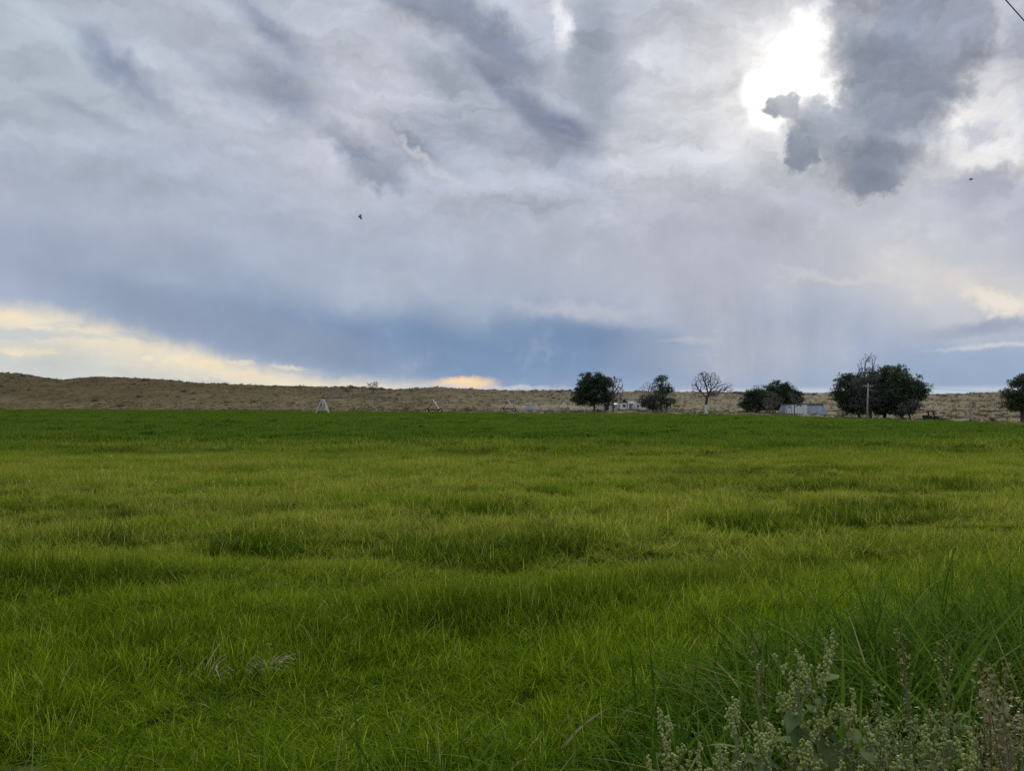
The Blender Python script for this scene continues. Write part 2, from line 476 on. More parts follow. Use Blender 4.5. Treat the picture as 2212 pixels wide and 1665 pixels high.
def grid_axis(parts):
    out = []
    for a, b, s in parts: out += list(np.arange(a, b, s))
    return np.array(out)
gxs = np.concatenate([-np.geomspace(6000, 420, 14)[:-1], grid_axis([(-420, -60, 4), (-60, 60, 1.5), (60, 420, 4)]), np.geomspace(420, 6000, 14)])
gys = np.concatenate([[-400, -150, -60, -30, -15], grid_axis([(-8, 20, 0.8), (20, 120, 2), (120, 330, 3), (330, 600, 4)]), np.geomspace(600, 7000, 30)])
GX, GY = np.meshgrid(gxs, gys)
GZ = ground_z(GX, GY)
GZ[GY > 900] -= 0.002 * (GY[GY > 900] - 900)
ny, nx = GX.shape
idx = np.arange(ny * nx).reshape(ny, nx)
quads = np.stack([idx[:-1, :-1], idx[:-1, 1:], idx[1:, 1:], idx[1:, :-1]], -1).reshape(-1, 4)
past = GY - field_edge(GX)
green = sm((past + 10) / 8) * 0 + (1 - sm((past - 4) / 70)) * sm((260 - GX * 0 - np.abs(GX + 5) * 2.0) / 160)
green = np.maximum(green, 0.65 * sm((GX - 60) / 25) * (1 - sm((past - 8) / 45)))
sand = (1 - sm(np.abs(past - 16) / 10)) * sm((-55 - GX) / 40)
me = mesh_np('ground', np.stack([GX, GY, GZ], -1), quads, {'green': green, 'sand': sand}, smooth=True)
m_ground, t = material('dry_rangeland')
p = t.n('ShaderNodeNewGeometry').outputs['Position']
flat = t.mapping(p, scale=(1, 0.55, 1))
n1 = t.noise(flat, 0.016, 5, 0.6); n2 = t.noise(flat, 0.09, 5, 0.62); n3 = t.noise(p, 1.1, 4, 0.65)
c = t.mix(t.rng(n1, 0.36, 0.62), (0.128, 0.106, 0.060, 1), (0.098, 0.090, 0.046, 1))
c = t.mix(t.rng(n2, 0.42, 0.66), c, (0.175, 0.146, 0.098, 1))
c = t.mix(t.m('MULTIPLY', t.rng(n2, 0.46, 0.30), 0.7), c, (0.075, 0.066, 0.036, 1))
c = t.mix(t.m('MULTIPLY', t.rng(n3, 0.45, 0.75), 0.45), c, (0.095, 0.085, 0.05, 1))
zz = t.sep(p)[2]
c = t.mix(t.m('MULTIPLY', t.rng(t.m('ADD', zz, t.m('MULTIPLY_ADD', n1, 14.0, -7.0)), 3.0, 11.0), 0.75), c, t.mix(n2, (0.062, 0.050, 0.032, 1), (0.125, 0.100, 0.062, 1)))
ga = t.n('ShaderNodeAttribute', attribute_name='green').outputs['Fac']
sa = t.n('ShaderNodeAttribute', attribute_name='sand').outputs['Fac']
gm = t.rng(t.m('ADD', ga, t.m('MULTIPLY_ADD', n2, 0.9, -0.45)), 0.25, 0.75)
c = t.mix(t.m('MULTIPLY', gm, 0.85), c, t.mix(n3, (0.10, 0.125, 0.045, 1), (0.15, 0.155, 0.07, 1)))
c = t.mix(t.rng(t.m('ADD', sa, t.m('MULTIPLY_ADD', n2, 1.2, -0.6)), 0.35, 0.7), c, (0.34, 0.29, 0.215, 1))
c = t.mix(1.0, c, (0.84, 0.78, 0.60, 1), 'MULTIPLY')
surface(t, principled(t, c, 0.95, n3, 0.35, 0.2, spec=0.03))
prop(add('ground', me, m_ground), kind='structure')

# the crop field: soil and thatch under the grass
fx = np.concatenate([np.arange(-330, -60, 5), np.arange(-60, 60, 2), np.arange(60, 240, 5)]).astype(float)
fs = np.concatenate([np.linspace(0, 0.12, 40)[:-1], np.linspace(0.12, 1, 90)])
FX, FS = np.meshgrid(fx, fs)
FY = -25 + FS * (field_edge(FX) + 1.5 * wob(FX, FX * 0, 30) + 25)
FZ = ground_z(FX, FY) + 0.03
ny, nx = FX.shape
idx = np.arange(ny * nx).reshape(ny, nx)
quads = np.stack([idx[:-1, :-1], idx[:-1, 1:], idx[1:, 1:], idx[1:, :-1]], -1).reshape(-1, 4)
m_soil, t = material('field_soil')
p = t.n('ShaderNodeNewGeometry').outputs['Position']
n1 = t.noise(p, 0.9, 5, 0.6); n2 = t.noise(p, 14, 3, 0.6)
c = t.mix(n1, (0.020, 0.036, 0.006, 1), (0.036, 0.052, 0.010, 1))
c = t.mix(t.rng(n2, 0.5, 0.75), c, (0.045, 0.045, 0.016, 1))
surface(t, principled(t, c, 1.0, n2, 0.5, 0.03, spec=0.0))
prop(add('field', mesh_np('field', np.stack([FX, FY, FZ], -1), quads, smooth=True), m_soil), kind='structure')

# ------------------------------------------------------------------ scattering by geometry nodes, only for what nobody could count
def scatter(name, pts, rot, scl, idx, protos, label, cat, dk=None):
    col = bpy.data.collections.new(name + '_kinds')
    for i, (me_, mat) in enumerate(protos):
        if not me_.materials: me_.materials.append(mat)
        col.objects.link(bpy.data.objects.new('%s_kind_%02d' % (name, i), me_))
    n = len(pts)
    me = bpy.data.meshes.new(name); me.vertices.add(n)
    me.vertices.foreach_set('co', np.asarray(pts, np.float32).ravel())
    for k, v in (('rot', rot), ('scl', scl)):
        a = me.attributes.new(k, 'FLOAT_VECTOR', 'POINT'); a.data.foreach_set('vector', np.asarray(v, np.float32).ravel())
    a = me.attributes.new('idx', 'INT', 'POINT'); a.data.foreach_set('value', np.asarray(idx, np.int32))
    if dk is not None:
        a = me.attributes.new('dk', 'FLOAT', 'POINT'); a.data.foreach_set('value', np.asarray(dk, np.float32))
    o = add(name, me)
    ng = bpy.data.node_groups.new(name, 'GeometryNodeTree')
    ng.interface.new_socket('Geometry', in_out='INPUT', socket_type='NodeSocketGeometry')
    ng.interface.new_socket('Geometry', in_out='OUTPUT', socket_type='NodeSocketGeometry')
    N, L = ng.nodes, ng.links
    gi, go = N.new('NodeGroupInput'), N.new('NodeGroupOutput')
    ci = N.new('GeometryNodeCollectionInfo'); ci.inputs['Collection'].default_value = col
    ci.inputs['Separate Children'].default_value = True; ci.inputs['Reset Children'].default_value = True
    ip = N.new('GeometryNodeInstanceOnPoints'); ip.inputs['Pick Instance'].default_value = True
    L.new(gi.outputs[0], ip.inputs['Points']); L.new(ci.outputs[0], ip.inputs['Instance'])
    for attr, dt, sock in (('rot', 'FLOAT_VECTOR', 'Rotation'), ('scl', 'FLOAT_VECTOR', 'Scale'), ('idx', 'INT', 'Instance Index')):
        na = N.new('GeometryNodeInputNamedAttribute'); na.data_type = dt; na.inputs['Name'].default_value = attr
        L.new(na.outputs[0], ip.inputs[sock])
    L.new(ip.outputs[0], go.inputs[0])
    md = o.modifiers.new('scatter', 'NODES'); md.node_group = ng
    return prop(o, label, cat, kind='stuff')

def blades(n, size, h, w, lean=0.35, curl=0.5, segs=3, seed=0, hvar=0.35, flop=0.0, clump=0, dirbias=None):
    """a patch of grass blades: curved tapering strips"""
    r = np.random.default_rng(seed)
    if clump:
        cc = r.uniform(-size / 2, size / 2, (max(1, n // clump), 2))
        b = cc[r.integers(0, len(cc), n)] + r.normal(0, size * 0.035, (n, 2))
    else:
        b = r.uniform(-size / 2, size / 2, (n, 2))
    H = h * np.clip(r.normal(1, hvar, n), 0.35, 1.8)
    az_ = r.uniform(0, 2 * np.pi, n)
    if dirbias is not None: az_ = dirbias[0] + r.normal(0, dirbias[1], n)
    ln = np.abs(r.normal(lean, lean * 0.6, n)); cu = np.abs(r.normal(curl, curl * 0.7, n))
    if flop: 
        k = r.random(n) < flop
        cu = np.where(k, cu + r.uniform(0.8, 1.8, n), cu)
    fa = r.uniform(0, np.pi, n)                                 # facing of the blade's flat
    Wd = w * r.uniform(0.6, 1.3, n)
    dx_, dy_ = np.cos(az_), np.sin(az_)
    V = np.zeros((n, segs + 1, 2, 3)); px_ = np.zeros(n); pz = np.zeros(n)
    for k in range(segs + 1):
        s = k / segs
        wk = Wd * (1 - s) ** 0.55 * (0.75 + 0.5 * min(1, s * 3)) if k < segs else Wd * 0.04
        sx, sy = np.cos(fa) * wk / 2, np.sin(fa) * wk / 2
        for j, sg in enumerate((-1, 1)):
            V[:, k, j, 0] = b[:, 0] + dx_ * px_ + sg * sx
            V[:, k, j, 1] = b[:, 1] + dy_ * px_ + sg * sy
            V[:, k, j, 2] = pz
        ang = ln + cu * (s + 0.5 / segs) * 1.3
        px_ = px_ + np.sin(ang) * H / segs; pz = pz + np.cos(ang) * H / segs
    base = (np.arange(n) * (segs + 1) * 2)[:, None]
    q = [np.stack([base[:, 0] + 2 * k, base[:, 0] + 2 * k + 1, base[:, 0] + 2 * k + 3, base[:, 0] + 2 * k + 2], -1) for k in range(segs)]
    rn = np.repeat(r.random(n), (segs + 1) * 2)
    tp = np.tile(np.repeat(np.arange(segs + 1) / segs, 2), n)
    return mesh_np('grass_patch', V.reshape(-1, 3), np.concatenate(q), {'rnd': rn, 'tip': tp}, smooth=True)

def leaf_shader(t, col, trans=0.4, gloss=0.0, rough=0.6, tcol=None):
    d = t.n('ShaderNodeBsdfDiffuse'); t.put(d.inputs[0], col)
    tr = t.n('ShaderNodeBsdfTranslucent'); t.put(tr.inputs[0], tcol if tcol is not None else col)
    a = t.n('ShaderNodeMixShader'); a.inputs[0].default_value = trans
    t.t.links.new(d.outputs[0], a.inputs[1]); t.t.links.new(tr.outputs[0], a.inputs[2])
    if gloss <= 0: return a.outputs[0]
    g = t.n('ShaderNodeBsdfGlossy'); t.put(g.inputs[0], (0.9, 0.95, 1.0, 1)); g.inputs['Roughness'].default_value = rough
    b = t.n('ShaderNodeMixShader'); b.inputs[0].default_value = gloss
    t.t.links.new(a.outputs[0], b.inputs[1]); t.t.links.new(g.outputs[0], b.inputs[2])
    return b.outputs[0]

# crop grass: yellow-green hay near by, a darker crop beyond some 25 m
m_crop, t = material('crop_grass')
p = t.n('ShaderNodeNewGeometry').outputs['Position']
rnd = t.n('ShaderNodeAttribute', attribute_name='rnd').outputs['Fac']
tip = t.n('ShaderNodeAttribute', attribute_name='tip').outputs['Fac']
oi = t.n('ShaderNodeObjectInfo').outputs['Random']
px_, py_, pz_ = t.sep(p)
nb = t.noise(t.mapping(p, scale=(0.35, 1, 0)), 0.085, 4, 0.6)
nm = t.noise(t.mapping(p, scale=(0.5, 1, 0)), 0.45, 4, 0.6)
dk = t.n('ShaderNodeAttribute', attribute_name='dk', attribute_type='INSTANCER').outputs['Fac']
near_c = t.mix(rnd, (0.036, 0.108, 0.004, 1), (0.185, 0.265, 0.012, 1))
mid_c = t.mix(rnd, (0.140, 0.190, 0.020, 1), (0.355, 0.350, 0.065, 1))
far_c = t.mix(rnd, (0.034, 0.086, 0.012, 1), (0.078, 0.138, 0.020, 1))
ymid = t.m('ADD', py_, t.m('MULTIPLY_ADD', nm, 6.0, -3.0))
ysd = t.m('MULTIPLY_ADD', nb, 44.0, -22.0)
c = t.mix(t.rng(ymid, 6.0, 12.0), near_c, mid_c)
c = t.mix(t.m('MULTIPLY', t.rng(nm, 0.47, 0.62), 0.75), c, near_c)
c = t.mix(t.rng(t.m('ADD', py_, ysd), 18.0, 44.0), c, far_c)
band = t.noise(t.mapping(p, scale=(0.10, 1, 0)), 0.075, 3, 0.6)
c = t.mix(t.m('MULTIPLY', t.m('MULTIPLY', t.rng(band, 0.50, 0.64), t.rng(py_, 24.0, 40.0)), 0.6), c, (0.100, 0.175, 0.030, 1))
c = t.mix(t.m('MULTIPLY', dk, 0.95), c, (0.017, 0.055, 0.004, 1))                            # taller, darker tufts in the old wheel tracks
c = t.mix(t.m('MULTIPLY', t.m('MULTIPLY', t.rng(rnd, 0.84, 0.88), t.rng(py_, 30.0, 16.0)), 0.55), c, (0.40, 0.45, 0.05, 1))           # pale blade backs
c = t.mix(t.m('MULTIPLY', t.m('MULTIPLY', t.rng(rnd, 0.965, 0.972), t.rng(py_, 30.0, 16.0)), 0.8), c, (0.40, 0.36, 0.18, 1))          # a few straw-coloured blades
c = t.mix(t.m('MULTIPLY', tip, 0.2), c, (0.27, 0.33, 0.012, 1))
surface(t, leaf_shader(t, c, 0.42))

m_margin, t = material('margin_grass')
p = t.n('ShaderNodeNewGeometry').outputs['Position']
rnd = t.n('ShaderNodeAttribute', attribute_name='rnd').outputs['Fac']
nm = t.noise(p, 1.6, 3, 0.6)
c = t.mix(rnd, (0.022, 0.066, 0.005, 1), (0.125, 0.195, 0.026, 1))
c = t.mix(t.m('MULTIPLY', t.rng(nm, 0.45, 0.7), 0.5), c, (0.085, 0.150, 0.014, 1))
c = t.mix(t.m('MULTIPLY', t.rng(rnd, 0.95, 0.96), 0.85), c, (0.28, 0.25, 0.13, 1))
surface(t, leaf_shader(t, c, 0.3))

MARG = np.array([(-8, 3.0), (-3, 3.35), (-2.3, 3.45), (-1.4, 3.6), (-0.95, 3.8), (-0.3, 3.9), (0.45, 4.0), (0.77, 4.4), (1.7, 5.2), (2.6, 5.6), (3.1, 5.8), (5, 6.4), (9, 8)], float)
def margin_y(x): return np.interp(x, MARG[:, 0], MARG[:, 1])
# lie of the grass: old wheel tracks and hollows where taller dark tufts stand
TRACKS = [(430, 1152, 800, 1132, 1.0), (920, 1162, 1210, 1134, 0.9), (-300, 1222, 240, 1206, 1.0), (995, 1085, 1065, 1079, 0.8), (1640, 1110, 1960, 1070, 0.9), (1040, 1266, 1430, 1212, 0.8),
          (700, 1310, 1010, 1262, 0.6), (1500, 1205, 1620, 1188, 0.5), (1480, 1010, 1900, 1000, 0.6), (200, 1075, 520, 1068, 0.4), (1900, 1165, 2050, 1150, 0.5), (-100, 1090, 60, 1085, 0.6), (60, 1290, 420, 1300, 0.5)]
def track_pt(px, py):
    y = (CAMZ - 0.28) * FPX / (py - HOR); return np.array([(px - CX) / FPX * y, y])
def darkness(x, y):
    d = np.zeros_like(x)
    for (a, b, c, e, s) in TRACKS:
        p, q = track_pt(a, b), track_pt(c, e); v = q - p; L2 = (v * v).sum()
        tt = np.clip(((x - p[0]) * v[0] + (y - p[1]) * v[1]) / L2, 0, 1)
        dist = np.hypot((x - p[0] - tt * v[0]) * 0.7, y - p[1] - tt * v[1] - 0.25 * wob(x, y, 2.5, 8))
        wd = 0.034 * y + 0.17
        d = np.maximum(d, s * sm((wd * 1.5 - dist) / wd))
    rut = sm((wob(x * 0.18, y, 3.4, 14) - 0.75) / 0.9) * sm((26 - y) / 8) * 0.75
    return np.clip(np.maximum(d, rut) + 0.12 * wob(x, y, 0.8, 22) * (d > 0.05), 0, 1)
def hgt(x, y):
    s = 1.0 + 0.22 * wob(x * 0.4, y, 3.0, 4) + 0.22 * wob(x, y, 1.2, 24)
    return np.clip(s + 0.38 * darkness(x, y) - 0.30 * darkness(x, y + 0.06 * y + 0.3), 0.5, 1.8)
P_, R_, S_, I_, D_ = [], [], [], [], []
protos = []
def ring_pts(y0, y1, step, xpad=1.5):
    ys = np.arange(y0, y1, step); out = []
    for y in ys:
        half = y * 0.68 + xpad
        xx = np.arange(-half, half, step)
        out.append(np.stack([xx + rng.uniform(-.5, .5, len(xx)) * step, y + rng.uniform(-.5, .5, len(xx)) * step], -1))
    return np.concatenate(out)
def emit(xy, kinds, s0, hmul=None):
    z = ground_z(xy[:, 0], xy[:, 1]) + 0.02
    n = len(xy)
    hh = hgt(xy[:, 0], xy[:, 1]) if hmul is None else hmul
    sc_ = s0 * rng.uniform(0.9, 1.15, n)
    P_.append(np.stack([xy[:, 0], xy[:, 1], z], -1))
    az_ = rng.uniform(0, 6.28, n)
    tx = 0.11 * wob(xy[:, 0] * 0.6, xy[:, 1], 2.6, 2); ty = 0.09 * wob(xy[:, 0], xy[:, 1], 3.4, 12)   # the lie of the grass swirls over a few metres
    near_ = sm((40 - xy[:, 1]) / 20)
    R_.append(np.stack([rng.normal(0, 0.06, n) + tx * near_, rng.normal(0, 0.06, n) + ty * near_, az_], -1))
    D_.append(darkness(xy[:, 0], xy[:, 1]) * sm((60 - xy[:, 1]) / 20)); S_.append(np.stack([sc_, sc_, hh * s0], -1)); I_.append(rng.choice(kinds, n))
# near
k0 = len(protos)
for i in range(6): protos.append((blades(500, 0.64, 0.215, 0.0068, 0.30, 0.6, 4, 100 + i, flop=0.28, clump=9), m_crop))
xy = ring_pts(2.0, 9.5, 0.285); xy = xy[xy[:, 1] > margin_y(xy[:, 0]) - 0.05]
emit(xy, list(range(k0, k0 + 6)), 0.80)
# middle
k1 = len(protos)
for i in range(5): protos.append((blades(1250, 1.5, 0.205, 0.0095, 0.36, 0.65, 3, 200 + i, flop=0.22, clump=11), m_crop))
xy = ring_pts(9.2, 34, 0.80, 2.5)
emit(xy, list(range(k1, k1 + 5)), 0.86)
# far: leafier, taller
k2 = len(protos)
for i in range(5): protos.append((blades(1500, 4.2, 0.31, 0.032, 0.40, 0.6, 2, 300 + i, hvar=0.2, clump=14), m_crop))
xy = ring_pts(32, 330, 2.6, 4); xy = xy[xy[:, 1] < field_edge(xy[:, 0]) + 1.5 * wob(xy[:, 0], 0, 30) + rng.normal(0, 1.8, len(xy))]
hm = np.clip(1.0 + 0.15 * wob(xy[:, 0] * 0.25, xy[:, 1], 14, 6) + 0.06 * wob(xy[:, 0], xy[:, 1], 5, 26), 0.5, 1.5) * (1 - 0.45 * sm((xy[:, 1] - field_edge(xy[:, 0]) + 3) / 3) * (xy[:, 0] > -60))
emit(xy, list(range(k2, k2 + 5)), 1.0, hm)
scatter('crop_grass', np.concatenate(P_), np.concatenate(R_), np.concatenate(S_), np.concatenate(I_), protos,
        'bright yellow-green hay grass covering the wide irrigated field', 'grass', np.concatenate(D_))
# field margin: coarse dark grass round the photographer's feet, arching in clumps at the right
P_, R_, S_, I_, D_ = [], [], [], [], []
protos = []
for i in range(5): protos.append((blades(52, 0.55, 0.46, 0.0165, 0.40, 0.7, 6, 400 + i, flop=0.5), m_margin))
for i in range(4): protos.append((blades(110, 0.46, 0.84, 0.0125, 0.36, 0.95, 7, 420 + i, flop=0.35), m_margin))
xy = ring_pts(1.7, 8.5, 0.30); my = margin_y(xy[:, 0])
a = xy[(xy[:, 1] < my + 0.1) & ((xy[:, 0] > 0.8) | (rng.random(len(xy)) < 0.85))]
emit(a, list(range(0, 5)), 1.0, np.clip(rng.normal(0.95, 0.2, len(a)), 0.5, 1.4) * np.interp(a[:, 0], [-2, 0.3, 1.2, 4], [0.62, 0.80, 1.1, 1.2]))
b = xy[(xy[:, 0] > 1.0) & (xy[:, 1] < my + 0.25) & (xy[:, 1] > my - 1.6) & (rng.random(len(xy)) < 0.95)]
emit(b, list(range(5, 9)), 1.0, np.clip(rng.normal(0.85, 0.15, len(b)), 0.5, 1.2) * np.interp(b[:, 0], [1.0, 2.2, 4], [0.5, 0.95, 1.0]))
scatter('margin_grass', np.concatenate(P_), np.concatenate(R_), np.concatenate(S_), np.concatenate(I_), protos,
        'coarse dark green long grass along the near field margin', 'grass')
# ------------------------------------------------------------------ rangeland plants on the slope
def leaf_cards(centres, n_each, spread, size, r, flat=1.0):
    """small bent leaf faces gathered round the given centres"""
    c = np.repeat(np.asarray(centres, float), n_each, axis=0)
    n = len(c)
    c = c + r.normal(0, 1, (n, 3)) * np.array([spread, spread, spread * flat])
    a = r.normal(0, 1, (n, 3)); a /= np.linalg.norm(a, axis=1)[:, None] + 1e-9
    b = r.normal(0, 1, (n, 3)); b -= a * (a * b).sum(1)[:, None]; b /= np.linalg.norm(b, axis=1)[:, None] + 1e-9
    s = size * r.uniform(0.5, 1.4, n)[:, None]
    V = np.stack([c - a * s * 0.5, c + b * s * 0.28, c + a * s * 0.6, c - b * s * 0.28], 1)
    q = np.arange(n * 4).reshape(n, 4)
    return V.reshape(-1, 3), q, np.repeat(r.random(n), 4)
def foliage(name, c1, c2, trans=0.25, brown=None):
    m, t = material(name)
    rnd = t.n('ShaderNodeAttribute', attribute_name='rnd').outputs['Fac']
    p = t.n('ShaderNodeNewGeometry').outputs['Position']
    n1 = t.noise(p, 0.7, 3, 0.6)
    c = t.mix(rnd, tuple(c1) + (1,), tuple(c2) + (1,))
    if brown: c = t.mix(t.rng(n1, 0.45, 0.7), c, tuple(brown) + (1,))
    surface(t, leaf_shader(t, c, trans, 0.03, 0.5))
    return m
m_sage = foliage('sagebrush_leaves', (0.056, 0.056, 0.032), (0.100, 0.096, 0.058), 0.15)
m_dry = foliage('dry_grass_blades', (0.080, 0.070, 0.034), (0.150, 0.128, 0.066), 0.25)
shrubs = []
for i in range(5):
    r = np.random.default_rng(500 + i)
    cen = np.stack([r.normal(0, 0.42, 26), r.normal(0, 0.42, 26), np.abs(r.normal(0.30, 0.22, 26))], -1)
    V, q, rn = leaf_cards(cen, 10, 0.11, 0.22, r)
    shrubs.append((mesh_np('sagebrush', V, q, {'rnd': rn}), m_sage))
n = 30000
x = rng.uniform(-420, 420, n); y = rng.uniform(130, 640, n)
past = y - field_edge(x)
den = 0.04 + 0.9 * sm((wob(x, y * 1.5, 40, 3) - 0.3) / 1.0) * sm((wob(x, y, 14, 28) + 0.4) / 1.0) + 0.75 * sm((y - 430) / 60) + 0.25 * sm((wob(x, y * 2.2, 26, 17) - 0.5) / 1.0)
keep = (np.abs(x) < y * 0.72 + 10) & (past > 22) & (rng.random(n) < den * 0.55 * sm((past - 18) / 40)) & ~((x > 20) & (y < 330) & (y > 150) & (rng.random(n) < 0.6))
x, y = x[keep], y[keep]; n = len(x)
s = rng.gamma(3.5, 0.23, n) * np.where(y > 440, 1.0, 0.85)
scatter('sagebrush', np.stack([x, y, ground_z(x, y) - 0.05], -1), np.stack([0 * x, 0 * x, rng.uniform(0, 6.28, n)], -1),
        np.stack([s * 1.25, s * 1.25, s * 0.85], -1), rng.integers(0, 5, n), shrubs, 'dark low sagebrush scattered over the brown slope and ridge', 'shrub')
tufts = [(blades(90, 1.3, 0.42, 0.03, 0.35, 0.5, 2, 600 + i, clump=9), m_dry) for i in range(4)]
n = 34000
x = rng.uniform(-330, 330, n); y = 120 + 360 * rng.random(n) ** 1.1
past = y - field_edge(x)
keep = (np.abs(x) < y * 0.72 + 8) & (past > 4) & (rng.random(n) < (0.30 + 0.5 * sm(wob(x, y * 1.6, 34, 9) / 1.2)) * sm((past - 2) / 14))
x, y = x[keep], y[keep]; n = len(x)
s = rng.uniform(0.7, 1.5, n)
scatter('dry_grass', np.stack([x, y, ground_z(x, y) - 0.02], -1), np.stack([0 * x, 0 * x, rng.uniform(0, 6.28, n)], -1),
        np.stack([s, s, s], -1), rng.integers(0, 4, n), tufts, 'pale dry bunchgrass on the brown rangeland behind the field', 'grass')

# ------------------------------------------------------------------ trees
def bark(name, c1, c2): return worn(name, c1, c2, 2.5, 0.95, stretch=(1, 1, 0.25), bump=0.5)
m_bark = bark('dark_bark', (0.055, 0.045, 0.036), (0.115, 0.100, 0.085))
m_grey = bark('grey_bark', (0.085, 0.078, 0.070), (0.160, 0.150, 0.138))
m_white = worn('limewash', (0.62, 0.60, 0.56), (0.78, 0.76, 0.72), 4, 0.9)
m_leaf_dark = foliage('dark_leaves', (0.026, 0.050, 0.022), (0.066, 0.100, 0.042), 0.3)
m_leaf_mid = foliage('olive_leaves', (0.032, 0.056, 0.022), (0.082, 0.108, 0.044), 0.3)
m_leaf_grey = foliage('dull_leaves', (0.055, 0.056, 0.044), (0.110, 0.106, 0.086), 0.25)

def grow(r, base, fork, lobes, n_att, step, infl, kill, iters=90, trunk_pts=None):
    """space colonisation: a trunk to the fork, then limbs grown into the lobes"""
    att = []
    vol = np.array([l[3] * l[4] * l[5] for l in lobes]) ** 0.8
    for l, k in zip(lobes, np.maximum(6, (n_att * vol / vol.sum()).astype(int))):
        v = r.normal(0, 1, (k, 3)); v /= np.linalg.norm(v, axis=1)[:, None]
        v *= r.random(k)[:, None] ** 0.45
        att.append(np.array(l[:3]) + v * np.array(l[3:6]))
    A = np.concatenate(att)
    P = [np.array(base, float)]; par = [-1]
    wp = [np.array(q, float) for q in (trunk_pts or [])] + [np.array(fork, float)]
    cur = P[0]
    for q in wp:
        k = max(1, int(np.linalg.norm(q - cur) / step))
        for j in range(1, k + 1):
            P.append(cur + (q - cur) * j / k + r.normal(0, step * 0.05, 3)); par.append(len(P) - 2)
        cur = P[-1]
    trunk_n = len(P)
    start = max(1, trunk_n - 3)
    D = np.full(len(A), 1e9); C = np.zeros(len(A), int)
    for i in range(start, trunk_n):
        d = np.linalg.norm(A - P[i], axis=1); m = d < D; D[m] = d[m]; C[m] = i
    alive = np.ones(len(A), bool)
    for it in range(iters):
        lim = infl if it > 14 else infl * 3.5
        m = alive & (D < lim)
        if not m.any(): break
        ids = np.unique(C[m]); new = []
        for i in ids:
            v = A[m & (C == i)] - P[i]
            v = (v / (np.linalg.norm(v, axis=1)[:, None] + 1e-9)).mean(0)
            if par[i] >= 0:
                pv = P[i] - P[par[i]]; v = v + 0.45 * pv / (np.linalg.norm(pv) + 1e-9)
            v = v + r.normal(0, 0.16, 3)
            v /= np.linalg.norm(v) + 1e-9
            P.append(P[i] + v * step); par.append(i); new.append(len(P) - 1)
        for i in new:
            d = np.linalg.norm(A - P[i], axis=1); mm = d < D; D[mm] = d[mm]; C[mm] = i
        alive &= D > kill
    return np.array(P), np.array(par), trunk_n
